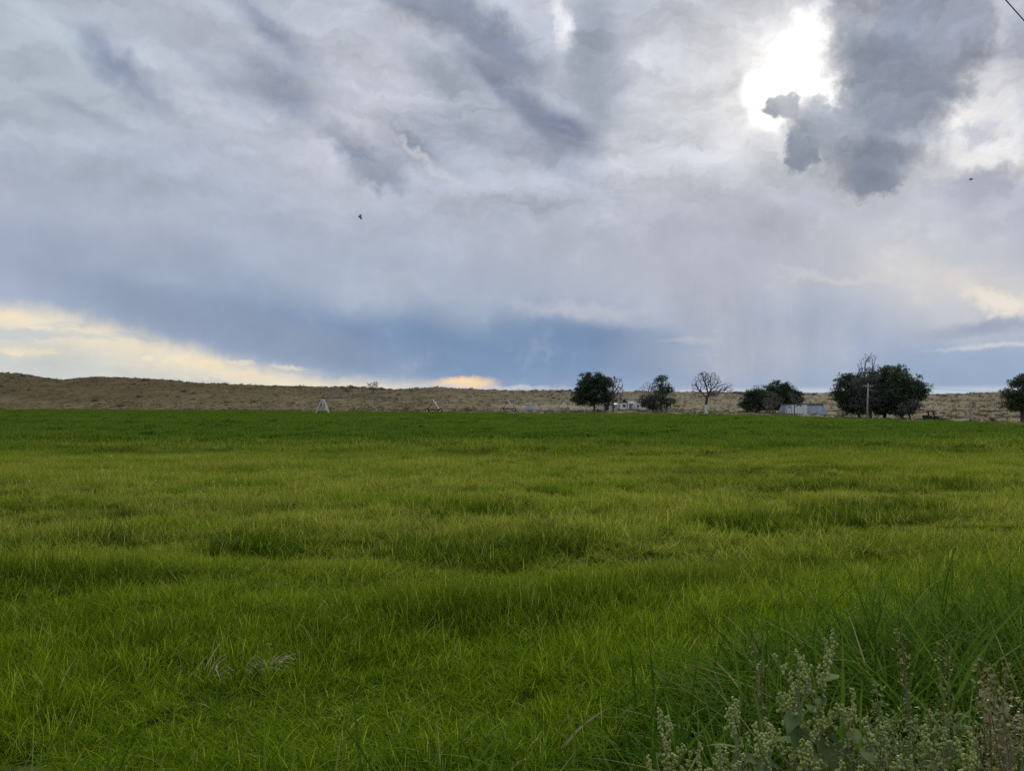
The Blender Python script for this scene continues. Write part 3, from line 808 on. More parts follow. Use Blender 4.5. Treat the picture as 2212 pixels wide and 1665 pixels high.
def tree(name, base, lobes, fork, label, group, r_trunk, mat_bark, leaf=None, seed=0, n_att=700, step=0.32, leaves=10, lsize=0.34, lspread=0.26,
         twig=0.0, split=None, trunk_pts=None, tip_r=0.013, kill=0.45, keep_leaf=1.0, leaf_lobes=None, cat='tree', fill=0):
    """base in world, lobes and fork relative to it: (x, y, z, rx, ry, rz)"""
    r = np.random.default_rng(seed)
    P, par, tn = grow(r, (0, 0, -0.25), fork, lobes, n_att, step, step * 6, kill, trunk_pts=trunk_pts)
    n = len(P); cnt = np.zeros(n); kids = np.bincount(par[1:], minlength=n)
    rad2 = np.where(kids == 0, 1.0, 0.0)
    for i in range(n - 1, 0, -1): rad2[par[i]] += rad2[i]
    rad = np.maximum(tip_r, r_trunk * (rad2 / rad2[0]) ** 0.42)
    rad[:tn] = np.maximum(rad[:tn], r_trunk * np.interp(np.arange(tn), [0, 1.5, tn], [1.35, 1.05, 0.85]))
    segs = [(P[par[i]], P[i], rad[par[i]] if i < tn else min(rad[par[i]], rad[i] * 1.5), rad[i], i) for i in range(1, n)]
    tips = np.nonzero(kids == 0)[0]
    if twig:
        for i in tips:
            d0 = P[i] - P[par[i]]; d0 = d0 / (np.linalg.norm(d0) + 1e-9)
            for k in range(4):
                v = d0 + r.normal(0, 0.6, 3) + np.array([0, 0, 0.15]); v /= np.linalg.norm(v)
                L = twig * r.uniform(0.5, 1.3); q = P[i] + v * L * 0.5; e = q + (v + r.normal(0, 0.35, 3)) * L * 0.5
                segs.append((P[i], q, tip_r * 0.9, tip_r * 0.7, n)); segs.append((q, e, tip_r * 0.7, tip_r * 0.4, n))
    def tubes(sel, nm, mat, parent):
        a = np.array([s_[0] for s_ in sel]); b = np.array([s_[1] for s_ in sel]); ra = np.array([s_[2] for s_ in sel]); rb = np.array([s_[3] for s_ in sel])
        d = b - a; d /= np.linalg.norm(d, axis=1)[:, None] + 1e-9
        u = np.cross(d, np.where(np.abs(d[:, 2:3]) > 0.9, np.array([[1., 0, 0]]), np.array([[0, 0, 1.]]))); u /= np.linalg.norm(u, axis=1)[:, None]
        w = np.cross(d, u); k = 5
        th = 2 * np.pi * np.arange(k) / k
        ring = np.cos(th)[None, :, None] * u[:, None] + np.sin(th)[None, :, None] * w[:, None]
        V = np.concatenate([a[:, None] + ring * ra[:, None, None], (b + d * 0.02)[:, None] + ring * rb[:, None, None]], 1)
        off = (np.arange(len(sel)) * 2 * k)[:, None]
        q = np.concatenate([np.stack([off[:, 0] + j, off[:, 0] + (j + 1) % k, off[:, 0] + k + (j + 1) % k, off[:, 0] + k + j], -1) for j in range(k)])
        return add(nm, mesh_np(nm, V.reshape(-1, 3), q, smooth=True), mat, parent)
    root = empty(name, base)
    zc = split if split is not None else fork[2] * 1.02
    lo = [s_ for s_ in segs if s_[4] < tn and max(s_[0][2], s_[1][2]) <= zc + 1e-6]
    ids = {id(s_) for s_ in lo}
    hi_ = [s_ for s_ in segs if id(s_) not in ids]
    tubes(lo, 'trunk', mat_bark if not isinstance(mat_bark, tuple) else mat_bark[0], root)
    lim = tubes(hi_, 'limbs', mat_bark if not isinstance(mat_bark, tuple) else mat_bark[1], root)
    lim['kind'] = 'stuff'
    if leaf is not None:
        cen = P[tips]; cen = np.concatenate([cen, (P[tips] + P[par[tips]]) / 2])
        if leaf_lobes is not None:
            ok = np.zeros(len(cen), bool)
            for l in leaf_lobes: ok |= (((cen - np.array(l[:3])) / np.array(l[3:6])) ** 2).sum(1) < 1.15
            cen = cen[ok]
        if fill:
            # foliage gathered in uneven clumps towards the outside of each lobe
            ext = []
            for l in (leaf_lobes or lobes):
                k = max(5, int(fill * 0.21 * (l[3] * l[4] * l[5]) ** 0.667))
                v = r.normal(0, 1, (k, 3)); v /= np.linalg.norm(v, axis=1)[:, None]; v *= r.uniform(0.25, 1.28, k)[:, None]
                c0 = np.array(l[:3]) + v * np.array(l[3:6])
                m_ = r.integers(2, 13, k)
                ext.append(np.repeat(c0, m_, axis=0) + r.normal(0, 0.36, (m_.sum(), 3)) * np.array([1.2, 1.2, 0.7]))
            cen = np.concatenate([cen[r.random(len(cen)) < 0.6]] + ext)
        cen = cen[(r.random(len(cen)) < keep_leaf) & (cen[:, 2] > 0.4)]
        V, q, rn = leaf_cards(cen, leaves, lspread, lsize, r, 0.7)
        cr = add('crown', mesh_np('crown', V, q, {'rnd': rn}), leaf, root)
        cr['kind'] = 'stuff'
    prop(root, label, cat, group)
    return root
GT = 'trees round the farmstead'
def ptree(name, px, y, crown, fork_px, label, **kw):
    """a tree placed y metres out; crown lobes as (cx, cy, rx, ry) in photograph pixels at that distance"""
    b = at(px, y); s = mpp(y)
    zb = (CAMZ - b.z)
    def rel(cx, cy): return ((cx - px) * s, (HOR - cy) * s + zb)
    r = np.random.default_rng(kw.get('seed', 0) + 9000)
    L = []
    for (cx, cy, rx, ry) in crown:
        x_, z_ = rel(cx, cy)
        L.append((x_, r.normal(0, 0.18) * rx * s, z_, rx * s, max(rx, 8) * s * 0.85, ry * s))
    fx_, fz_ = rel(*fork_px)
    if 'leafpx' in kw:
        LL = []
        for (cx, cy, rx, ry) in kw.pop('leafpx'):
            x_, z_ = rel(cx, cy); LL.append((x_, 0, z_, rx * s, rx * s * 1.6, ry * s))
        kw['leaf_lobes'] = LL
    if 'splitpx' in kw: kw['split'] = rel(0, kw.pop('splitpx'))[1]
    return tree(name, b, L, (fx_, 0, fz_), label, GT, **kw)

ptree('leafy_tree', 1284, 215, [(1284, 835, 34, 26), (1262, 852, 24, 24), (1300, 826, 20, 16), (1270, 822, 16, 14), (1310, 850, 16, 20), (1290, 862, 16, 12), (1250, 868, 12, 10)], (1284, 870),
      'dense dark green tree left of the white farmhouse', r_trunk=0.32, mat_bark=m_bark, leaf=m_leaf_dark, seed=1, n_att=900, leaves=11, kill=0.5, fill=44)
ptree('bare_tree', 1325, 212, [(1325, 838, 20, 26), (1335, 830, 12, 18), (1316, 832, 12, 18), (1330, 852, 18, 14), (1342, 845, 8, 14)], (1324, 872),
      'mostly bare upright tree between dark tree and farmhouse', r_trunk=0.30, mat_bark=m_grey, leaf=m_leaf_grey, seed=2, n_att=620, twig=0.6, leaves=3, keep_leaf=0.35, kill=0.42)
ptree('leafy_tree', 1418, 232, [(1402, 864, 22, 17), (1422, 858, 20, 20), (1392, 870, 12, 11), (1414, 878, 20, 9), (1440, 872, 14, 12)], (1416, 876),
      'low dark bushy tree hiding the end of the farmhouse', r_trunk=0.25, mat_bark=m_bark, leaf=m_leaf_grey, seed=3, n_att=600, leaves=9, kill=0.5, fill=20)
ptree('bare_tree', 1402, 240, [(1400, 838, 14, 14), (1386, 842, 9, 10), (1412, 836, 10, 12), (1376, 848, 8, 6)], (1404, 858),
      'thin bare tree rising behind the low bushy tree', r_trunk=0.2, mat_bark=m_grey, seed=4, n_att=300, twig=0.6, kill=0.45)
ptree('ragged_tree', 1433, 205, [(1430, 818, 17, 9), (1424, 832, 14, 12), (1438, 835, 12, 14), (1446, 842, 8, 9), (1430, 852, 18, 16), (1445, 868, 16, 12), (1428, 872, 13, 10)], (1432, 862),
      'ragged tall tree with tiered dark foliage right of farmhouse', r_trunk=0.34, mat_bark=m_grey, leaf=m_leaf_dark, seed=5, n_att=650, leaves=8, twig=0.3, keep_leaf=0.75, kill=0.45, fill=16,
      trunk_pts=[((1427 - 1433) * mpp(205), 0, 1.6)])
ptree('bare_tree', 1525, 188, [(1512, 828, 18, 22), (1532, 822, 18, 18), (1550, 830, 16, 20), (1504, 842, 12, 12), (1568, 842, 18, 9), (1572, 834, 12, 8), (1545, 848, 20, 10), (1520, 812, 14, 9), (1542, 812, 10, 9)], (1525, 874),
      'spreading leafless tree with whitewashed trunk at field edge', r_trunk=0.34, mat_bark=(m_white, m_bark), seed=6, n_att=900, twig=0.55, kill=0.40, tip_r=0.016)
ptree('leafy_tree', 1634, 225, [(1632, 866, 28, 18), (1618, 872, 16, 14), (1650, 862, 20, 18), (1636, 854, 20, 10)], (1640, 876),
      'dark rounded leafy tree at the left of the shed grove', r_trunk=0.26, mat_bark=m_bark, leaf=m_leaf_dark, seed=7, n_att=620, leaves=11, kill=0.5, fill=60)
ptree('bare_tree', 1640, 242, [(1634, 842, 13, 11), (1620, 848, 10, 9), (1646, 840, 9, 10)], (1640, 858),
      'bare grey treetop showing above the rounded leafy tree', r_trunk=0.2, mat_bark=m_grey, seed=8, n_att=260, twig=0.6, kill=0.45)
ptree('leafy_tree', 1692, 235, [(1684, 835, 14, 12), (1668, 842, 14, 10), (1698, 840, 10, 12), (1708, 850, 14, 10), (1690, 856, 30, 16), (1722, 860, 12, 14), (1700, 868, 24, 12), (1722, 852, 8, 8), (1668, 856, 18, 16), (1680, 872, 22, 12)], (1690, 872),
      'tall dark tree behind the left end of the metal shed', r_trunk=0.30, mat_bark=m_bark, leaf=m_leaf_mid, seed=9, n_att=760, leaves=9, keep_leaf=0.95, kill=0.48, fill=60)
ptree('bare_tree', 1670, 208, [(1668, 866, 22, 17), (1660, 872, 14, 11), (1680, 868, 13, 13)], (1670, 882),
      'brownish twiggy small tree in front of the shed grove', r_trunk=0.18, mat_bark=m_grey, leaf=m_leaf_grey, seed=10, n_att=560, twig=0.5, leaves=3, keep_leaf=0.5, kill=0.4)
ptree('young_tree', 1716, 205, [(1718, 866, 12, 12), (1724, 874, 9, 6), (1712, 856, 9, 9)], (1716, 876),
      'slim young tree standing before the white shed doors', r_trunk=0.12, mat_bark=m_bark, leaf=m_leaf_grey, seed=11, n_att=160, leaves=7, kill=0.5, keep_leaf=0.7)
ptree('leafy_tree', 1856, 185, [(1828, 842, 22, 26), (1842, 824, 20, 17), (1824, 864, 18, 18), (1848, 860, 20, 24), (1858, 836, 16, 22), (1838, 880, 22, 12), (1858, 888, 14, 8)], (1855, 882),
      'dark dense tree at the left of the big grove', r_trunk=0.34, mat_bark=m_bark, leaf=m_leaf_dark, seed=12, n_att=900, leaves=11, kill=0.5, fill=44)
ptree('ragged_tree', 1880, 176, [(1868, 832, 22, 30), (1876, 864, 24, 26), (1878, 774, 17, 13), (1862, 788, 13, 13), (1888, 784, 10, 16), (1876, 806, 20, 16), (1895, 850, 18, 30)], (1880, 884),
      'grey-leaved tree with bare treetop behind the utility pole', r_trunk=0.36, mat_bark=m_grey, leaf=m_leaf_grey, seed=13, n_att=1000, leaves=7, twig=0.45, kill=0.45, fill=30,
      leafpx=[(1868, 836, 26, 34), (1876, 868, 28, 28), (1895, 850, 20, 32)])
ptree('leafy_tree', 1910, 180, [(1916, 808, 24, 20), (1905, 830, 26, 24), (1925, 838, 24, 24), (1900, 860, 24, 22), (1922, 872, 26, 22), (1904, 884, 20, 12)], (1912, 886),
      'tallest dark green tree in the middle of the big grove', r_trunk=0.40, mat_bark=m_bark, leaf=m_leaf_dark, seed=14, n_att=1050, leaves=11, kill=0.5, fill=44)
ptree('leafy_tree', 1948, 172, [(1948, 815, 22, 20), (1962, 832, 22, 22), (1940, 848, 26, 26), (1985, 832, 18, 14), (1992, 845, 13, 12), (1978, 856, 14, 10), (1955, 868, 28, 20), (1938, 882, 24, 14), (1962, 886, 18, 10)], (1948, 886),
      'broad green tree at the right of the big grove', r_trunk=0.40, mat_bark=m_bark, leaf=m_leaf_mid, seed=15, n_att=1100, leaves=10, kill=0.5, keep_leaf=0.9, fill=40)
ptree('leafy_tree', 1968, 165, [(1966, 880, 18, 12), (1978, 874, 12, 10), (1955, 884, 12, 8)], (1964, 898),
      'low grey-green bushy tree under the right of the grove', r_trunk=0.18, mat_bark=m_bark, leaf=m_leaf_grey, seed=16, n_att=360, leaves=9, kill=0.5, fill=20)
ptree('leafy_tree', 2208, 165, [(2216, 842, 28, 26), (2192, 860, 22, 16), (2186, 878, 18, 14), (2230, 870, 26, 24), (2212, 826, 18, 14), (2250, 850, 24, 26)], (2208, 888),
      'dark green tree cut off by the right edge of view', r_trunk=0.36, mat_bark=m_bark, leaf=m_leaf_mid, seed=17, n_att=900, leaves=11, kill=0.5, fill=40)
rp = px_ground(806, 848, 300, 700)
ptree('bare_tree', 806, rp.y if rp.y < 600 else 455, [(800, 832, 7, 7), (811, 831, 7, 7), (806, 838, 9, 5)], (806, 842),
      'lone scrubby bare tree on the ridge skyline', r_trunk=0.25, mat_bark=m_bark, leaf=m_leaf_grey, seed=18, n_att=260, step=0.4, twig=0.9, leaves=3, keep_leaf=0.3, tip_r=0.05, kill=0.55)
# ------------------------------------------------------------------ farmstead
def simple(name, col, rough=0.8, metallic=0.0): return worn(name, tuple(v * 0.85 for v in col), tuple(min(1, v * 1.1) for v in col), 2.0, rough, metallic)
m_wall = worn('white_weatherboard', (0.76, 0.76, 0.75), (0.86, 0.86, 0.85), 1.2, 0.8)
m_cream = worn('cream_plaster', (0.46, 0.43, 0.31), (0.60, 0.56, 0.42), 1.0, 0.9)
m_roof = worn('old_brown_roof', (0.055, 0.045, 0.040), (0.10, 0.085, 0.075), 1.5, 0.9)
m_trim = simple('grey_trim', (0.30, 0.30, 0.31))
m_dark = simple('dark_opening', (0.035, 0.037, 0.042), 0.4)
m_glass, t = material('window_glass')
surface(t, principled(t, (0.04, 0.05, 0.06, 1), 0.12, spec=0.6))
m_wood = worn('weathered_wood', (0.28, 0.26, 0.23), (0.44, 0.41, 0.37), 3, 0.95, stretch=(1, 1, 0.1), bump=0.5)
m_galv = worn('galvanised_steel', (0.38, 0.39, 0.41), (0.56, 0.57, 0.59), 2.0, 0.55, 0.35)
m_pipe = worn('dull_zinc', (0.13, 0.13, 0.12), (0.20, 0.20, 0.19), 2.0, 0.8)
m_sheet = worn('old_metal_sheet', (0.26, 0.29, 0.35), (0.42, 0.45, 0.51), 0.8, 0.6, 0.2, (1, 1, 0.3))
m_whitesheet = worn('white_metal_sheet', (0.74, 0.75, 0.77), (0.85, 0.86, 0.87), 0.8, 0.6, 0.0, (1, 1, 0.3))
m_rubber = simple('rubber', (0.028, 0.027, 0.026), 0.85)
m_rim = simple('yellow_rim', (0.62, 0.56, 0.34), 0.7)
m_rust = worn('rusty_steel', (0.06, 0.042, 0.032), (0.13, 0.085, 0.055), 4, 0.85)
m_black = simple('black_plastic', (0.020, 0.021, 0.024), 0.5)

def window(root, x, y, z, w, h, depth=0.06):
    """frame proud of a wall that faces -y"""
    f = MB()
    for (cx, cz, sx, sz) in ((0, h / 2, w + 0.12, 0.07), (0, -h / 2, w + 0.12, 0.07), (-w / 2, 0, 0.07, h - 0.072), (w / 2, 0, 0.07, h - 0.072)):
        f.box((cx, -depth / 2, cz), (sx, depth, sz))
    o = f.add('window', m_trim, root, (x, y, z))
    MB().box((0, -0.012, 0), (w - 0.072, 0.02, h - 0.072)).add('pane', m_glass, o)
    return o
def slope_roof(mb, x0, x1, y0, y1, z, rise, over=0.25, thick=0.12):
    """gable roof, ridge along y"""
    xm = (x0 + x1) / 2
    for a, b in ((x0 - over, xm), (x1 + over, xm)):
        lo = [(a, y0 - over, z - 0.05), (b, y0 - over, z + rise), (b, y1 + over, z + rise), (a, y1 + over, z - 0.05)]
        mb.hull(lo if a < b else lo[::-1], [(p[0], p[1], p[2] + thick) for p in (lo if a < b else lo[::-1])])
hb = at(1368, 288); S = mpp(288)
house = empty('farmhouse', hb)
prop(house, 'small white farmhouse with dark gable roof among bare trees', 'house')
def hx(px): return (px - 1368) * S
MB().box(((hx(1342) + hx(1355)) / 2, 3, 1.25), (hx(1355) - hx(1342), 6, 2.7)).add('gable_wall', m_wall, house)
r_ = MB(); slope_roof(r_, hx(1342), hx(1355), 0.0, 6.0, 2.62, 1.35); roof = r_.add('roof', m_roof, house)
MB().hull([(hx(1342) + 0.02, 0.02, 2.6), (hx(1355) - 0.02, 0.02, 2.6), ((hx(1342) + hx(1355)) / 2, 0.02, 3.9)], [(hx(1342) + 0.02, 0.2, 2.6), (hx(1355) - 0.02, 0.2, 2.6), ((hx(1342) + hx(1355)) / 2, 0.2, 3.9)]).add('gable_boards', m_roof, house)
MB().box((hx(1341) + 0.7, 4.2, 4.2), (0.5, 0.5, 1.0)).add('chimney', m_rust, roof)
MB().box(((hx(1355.2) + hx(1375)) / 2, 3.4, 1.55), (hx(1375) - hx(1355.2), 6, 3.3)).add('main_wall', m_wall, house)
MB().box(((hx(1355.2) + hx(1375)) / 2, 3.4, 3.27), (hx(1375) - hx(1355.2) + 0.3, 6.3, 0.12)).add('flat_roof', m_wall, house)
MB().box((hx(1362), -0.9, 2.45), (2.6, 2.4, 0.14)).add('porch_roof', m_wall, house)
for px in (1356.5, 1367): MB().box((hx(px), -1.9, 1.18), (0.34, 0.34, 2.4)).add('porch_post', m_wall, house)
dr = MB().box((hx(1361), 0.36, 1.02), (0.95, 0.07, 2.05)).add('door', m_trim, house)
MB().box((0.34, 0.0, 0.0), (0.05, 0.12, 0.05)).add('handle', m_dark, dr, (hx(1361), 0.30, 1.0))
MB().box(((hx(1375.2) + hx(1398)) / 2, 3.2, 1.02), (hx(1398) - hx(1375.2), 5.0, 2.25)).add('annex_wall', m_wall, house)
MB().box(((hx(1375.2) + hx(1398)) / 2, 3.2, 2.21), (hx(1398) - hx(1375.2) + 0.2, 5.3, 0.12)).add('annex_roof', m_wall, house)
window(house, hx(1348), 0, 1.55, 1.0, 1.0)
for px in (1379, 1388, 1393): window(house, hx(px), 0.7, 1.4, 0.7, 0.75)
rail = MB().tube([(hx(1345), -1.2, 1.3), (hx(1351), -1.2, 0.1)], 0.07, 6).tube([(hx(1346), -1.2, -0.05), (hx(1346), -1.2, 1.1)], 0.04, 6)
rail.add('stair_rail', m_wall, house)

ob = at(1316, 262); S2 = mpp(262)
outb = empty('outbuilding', ob)
prop(outb, 'cream plastered low outbuilding left of the white farmhouse', 'outbuilding')
MB().box((0, 2.5, 0.95), (36 * S2, 5, 2.1)).add('wall', m_cream, outb)
MB().hull([(-18.6 * S2, -0.3, 1.99), (18.6 * S2, -0.3, 1.99), (18.6 * S2, 5.3, 2.45), (-18.6 * S2, 5.3, 2.45)], [(-18.6 * S2, -0.3, 2.09), (18.6 * S2, -0.3, 2.09), (18.6 * S2, 5.3, 2.55), (-18.6 * S2, 5.3, 2.55)]).add('roof', m_sheet, outb)
MB().box((-0.9, -0.03, 0.9), (1.5, 0.06, 1.75)).add('door', m_dark, outb)
window(outb, 1.6, 0, 1.2, 0.8, 0.7)

# metal shed with leaning ends
sb = at(1742, 222); S3 = mpp(222)
shed = empty('metal_shed', sb)
prop(shed, 'low grey metal shed with white front panels among trees', 'shed')
def sx(px): return (px - 1742) * S3
H = 23 * S3
MB().hull([(sx(1696), 0, -0.1), (sx(1788), 0, -0.1), (sx(1788), 6.4, -0.1), (sx(1696), 6.4, -0.1)],
          [(sx(1701), 1.3, H), (sx(1782), 1.3, H), (sx(1782), 5.1, H), (sx(1701), 5.1, H)]).add('sloping_shell', m_sheet, shed)
for k in range(11):
    px = 1746 + k * 3.9; top = 1745 + k * 3.6
    MB().tube([(sx(px), -0.02, 0.02), (sx(top), 1.28, H)], 0.045, 4).add('sheet_seam', m_sheet, shed)
MB().hull([(sx(1699), 0.9, H + 0.004), (sx(1784), 0.9, H + 0.004), (sx(1784), 5.5, H + 0.004), (sx(1699), 5.5, H + 0.004)],
          [(sx(1699), 0.9, H + 0.16), (sx(1784), 0.9, H + 0.16), (sx(1784), 5.5, H + 0.16), (sx(1699), 5.5, H + 0.16)]).add('roof', m_roof, shed)
for k, (a, b) in enumerate(((1710, 1718.2), (1718.4, 1726.6), (1726.8, 1735), (1735.2, 1743.4))):
    MB().box(((sx(a) + sx(b)) / 2, 0.55, H * 0.46), (sx(b) - sx(a), 1.15, H * 0.96)).add('white_panel', m_whitesheet, shed)
for a, b in ((1701.5, 1704.6), (1705.6, 1708.8)):
    MB().box(((sx(a) + sx(b)) / 2, 0.2, H * 0.28), (sx(b) - sx(a), 0.5, H * 0.58)).add('door', m_whitesheet, shed)
for px in (1709.7, 1743.8): MB().box((sx(px), 0.0, H * 0.46), (0.1, 0.22, H * 0.97)).add('corner_post', m_galv, shed)

gb = at(1147, 268)
tank = empty('small_shed', gb)
prop(tank, 'small blue-grey metal shed in the spray mist', 'shed')
MB().box((0, 1.2, 0.95), (3.3, 2.4, 2.1)).add('wall', m_sheet, tank)
MB().hull([(-1.8, -0.2, 2.004), (1.8, -0.2, 2.004), (1.8, 2.6, 2.2), (-1.8, 2.6, 2.2)], [(-1.8, -0.2, 2.08), (1.8, -0.2, 2.08), (1.8, 2.6, 2.28), (-1.8, 2.6, 2.28)]).add('roof', m_roof, tank)
MB().box((0.6, -0.02, 0.85), (0.9, 0.05, 1.8)).add('door', m_trim, tank)

wb = at(1409, 250)
board = MB().hull([(-1.2, 0, 0.3), (0.9, 0, 0.9), (1.1, 0.3, 0.75), (-1.0, 0.3, 0.2)], [(-1.2, 0, 0.42), (0.9, 0, 1.02), (1.1, 0.3, 0.87), (-1.0, 0.3, 0.32)])
board.box((-0.2, 0.15, 0.12), (0.15, 0.15, 0.6)).box((0.7, 0.15, 0.3), (0.15, 0.15, 0.9))
prop(board.add('tilted_board', m_whitesheet, None, wb), 'white tilted board on legs lying right of the farmhouse', 'board')

# ------------------------------------------------------------------ poles and wires
pb = at(1872.5, 168); S4 = mpp(168)
pole = empty('utility_pole', pb); pole.rotation_euler = (0, math.radians(2.6), 0)
prop(pole, 'tall weathered utility pole with crossarm before the big grove', 'utility pole')
HP = 76 * S4
MB().tube([(0, 0, -0.6), (0, 0, HP * 0.5), (0, 0, HP)], [0.19, 0.165, 0.13], 10).add('post', m_wood, pole, smooth=True)
arm = MB().box((0, -0.17, HP - 0.45), (2.3, 0.11, 0.14)).add('crossarm', m_wood, pole)
for x_ in (-1.0, -0.45, 0.45, 1.0):
    MB().lathe([(0.0, 0.0), (0.035, 0.0), (0.05, 0.06), (0.03, 0.1), (0.055, 0.14), (0.04, 0.2), (0.0, 0.21)], 8, c=(x_, -0.17, HP - 0.38)).add('insulator', m_trim, arm)
for s_ in (-1, 1): MB().tube([(s_ * 0.62, -0.245, HP - 0.48), (0.0, -0.2, HP - 1.15)], 0.025, 5).add('brace', m_wood, pole)
MB().box((0.45, -0.16, HP - 1.35), (0.9, 0.09, 0.11)).add('lower_arm', m_wood, pole)
tp = at(1338, 255)
prop(MB().tube([(0, 0, -0.5), (0.03, 0, 3), (0.0, 0, 6.0)], [0.15, 0.13, 0.10], 8).add('wooden_pole', m_wood, None, tp, smooth=True), 'thin bare wooden pole beside the farmhouse gable', 'pole')
dp = at(2096, 158)
prop(MB().tube([(0, 0, -0.4), (0.04, 0, 1.4), (-0.03, 0.02, 2.6), (0.06, 0, 3.9), (0.1, 0, 4.9)], [0.30, 0.23, 0.20, 0.17, 0.12], 9).tube([(0.05, 0, 3.3), (0.5, 0.1, 3.7)], [0.07, 0.03], 6)
     .add('dead_trunk', m_wood, None, dp, smooth=True), 'dead weathered trunk standing alone right of the vehicle', 'trunk')
m_wire = simple('wire', (0.05, 0.05, 0.055), 0.6)
def wire(a, b, sag, label, r=0.012, n=24):
    a, b = Vector(a), Vector(b)
    pts = [a.lerp(b, k / n) + Vector((0, 0, -sag * 4 * (k / n) * (1 - k / n))) for k in range(n + 1)]
    o = MB().tube([p - pts[0] for p in pts], r, 6).add('power_line', m_wire, None, pts[0], smooth=True)
    return prop(o, label, 'wire', 'overhead wires')
top = pb + Vector((HP * math.sin(math.radians(2.6)), -0.17, HP - 0.2))
far_pole = at(2420, 210)
wire(top + Vector((1.0, 0, 0)), far_pole + Vector((0, 0, 6.6)), 1.0, 'upper wire running right from the pole crossarm', 0.02)
wire(top + Vector((0.6, 0, -0.95)), far_pole + Vector((0, 0, 5.6)), 1.2, 'lower wire running right from the pole short arm', 0.02)
d0 = px_dir(2188, 18); w0 = Vector((0, 0, CAMZ)) + d0 * (13.7 / d0.y)
dirw = Vector((math.sin(math.radians(47.8)), math.cos(math.radians(47.8)), 0))
wire(w0 - dirw * 60, w0 + dirw * 60, 0.0, 'dark overhead wire crossing the top right sky corner', 0.011)

# ------------------------------------------------------------------ centre-pivot irrigation
pv = at(697, 157); T = [at(937, 190), at(1098, 225), at(1215, 262)]
axis = (T[2] - pv); axis.z = 0; axis.normalize(); ang = math.atan2(axis.y, axis.x)
piv = empty('irrigation_pivot', pv, ang + math.radians(38))
prop(piv, 'pale steel pyramid pivot stand at the field edge', 'irrigation pivot')
for a, b in ((-1, -1), (1, -1), (1, 1), (-1, 1)):
    MB().tube([(a * 1.35, b * 1.35, 0), (a * 0.22, b * 0.22, 3.05)], 0.085, 6).add('leg', m_galv, piv)
MB().tube([(0, 0, 0), (0, 0, 3.3)], 0.13, 10).add('riser_pipe', m_galv, piv, smooth=True)
MB().tube([(0, 0, 3.3), (0, 0, 3.6)], [0.24, 0.2], 10).add('swivel', m_rust, piv, smooth=True)
for q in ((-1.0, -1.0, 1.0, -1.0), (1.0, -1.0, 1.0, 1.0), (1.0, 1.0, -1.0, 1.0), (-1.0, 1.0, -1.0, -1.0)):
    MB().tube([(q[0], q[1], 0.95), (q[2], q[3], 0.95)], 0.05, 5).add('brace', m_galv, piv)
MB().box((0.55, -0.75, 1.35), (0.7, 0.28, 0.9), 0.5).add('control_panel', m_whitesheet, piv)
MB().hull([(0.35, -1.0, 0.55), (1.1, -0.9, 0.55), (0.55, -0.55, 1.9)], [(0.35, -0.95, 0.55), (1.1, -0.85, 0.55), (0.55, -0.5, 1.9)]).add('cover_plate', m_whitesheet, piv)
names = ['nearest wheeled irrigation tower with yellow rims right of pivot', 'middle wheeled irrigation tower beyond the nearest one', 'farthest wheeled irrigation tower in the mist near trees']
def tower(base, k):
    root = empty('irrigation_tower', base, ang)
    prop(root, names[k], 'irrigation tower', 'wheeled towers of the pivot')
    for s_ in (-1, 1):                                     # wheels ahead and behind, across the pipe
        y_ = s_ * 1.95
        wl = MB().lathe([(0.36, -0.13), (0.5, -0.16), (0.56, -0.10), (0.57, 0.10), (0.5, 0.16), (0.36, 0.13)], 20, 'X', (0, 0, 0), True).add('tyre', m_rubber, root, (0, y_, 0.55), smooth=True)
        MB().lathe([(0.0, -0.05), (0.1, -0.09), (0.30, -0.04), (0.365, -0.11), (0.365, 0.11), (0.30, 0.04), (0.1, 0.09), (0.0, 0.05)], 18, 'X').add('rim', m_rim, wl)
        lug = MB()
        for q in range(14):
            a = 2 * math.pi * q / 14; lug.box((0, 0.565 * math.cos(a), 0.565 * math.sin(a)), (0.24, 0.05, 0.05))
        lug.add('lugs', m_rubber, wl)['kind'] = 'stuff'
        for e in (-1, 1): MB().tube([(0, y_ * 0.93, 0.62), (e * 0.35, 0.06 * s_, 3.0)], 0.05, 6).add('leg', m_galv if s_ < 0 else m_rust, root)
    MB().box((0, 0, 0.66), (0.16, 3.7, 0.16)).add('base_beam', m_rust, root)
    MB().box((0.0, 0.3, 0.86), (0.4, 0.5, 0.24)).add('drive_motor', m_rust, root)
    MB().box((0.15, -0.4, 2.5), (0.3, 0.2, 0.45)).add('control_box', m_whitesheet, root)
    return root
for k, b in enumerate(T): tower(b, k)
ends = [pv + Vector((0, 0, 3.45))] + [b + Vector((0, 0, 3.05)) for b in T] + [T[2] + axis * 16 + Vector((0, 0, 3.2))]
spn = ['irrigation pipe span between the pivot and nearest tower', 'irrigation pipe span between nearest and middle towers', 'irrigation pipe span between middle and farthest towers', 'overhanging irrigation pipe end past the farthest tower']
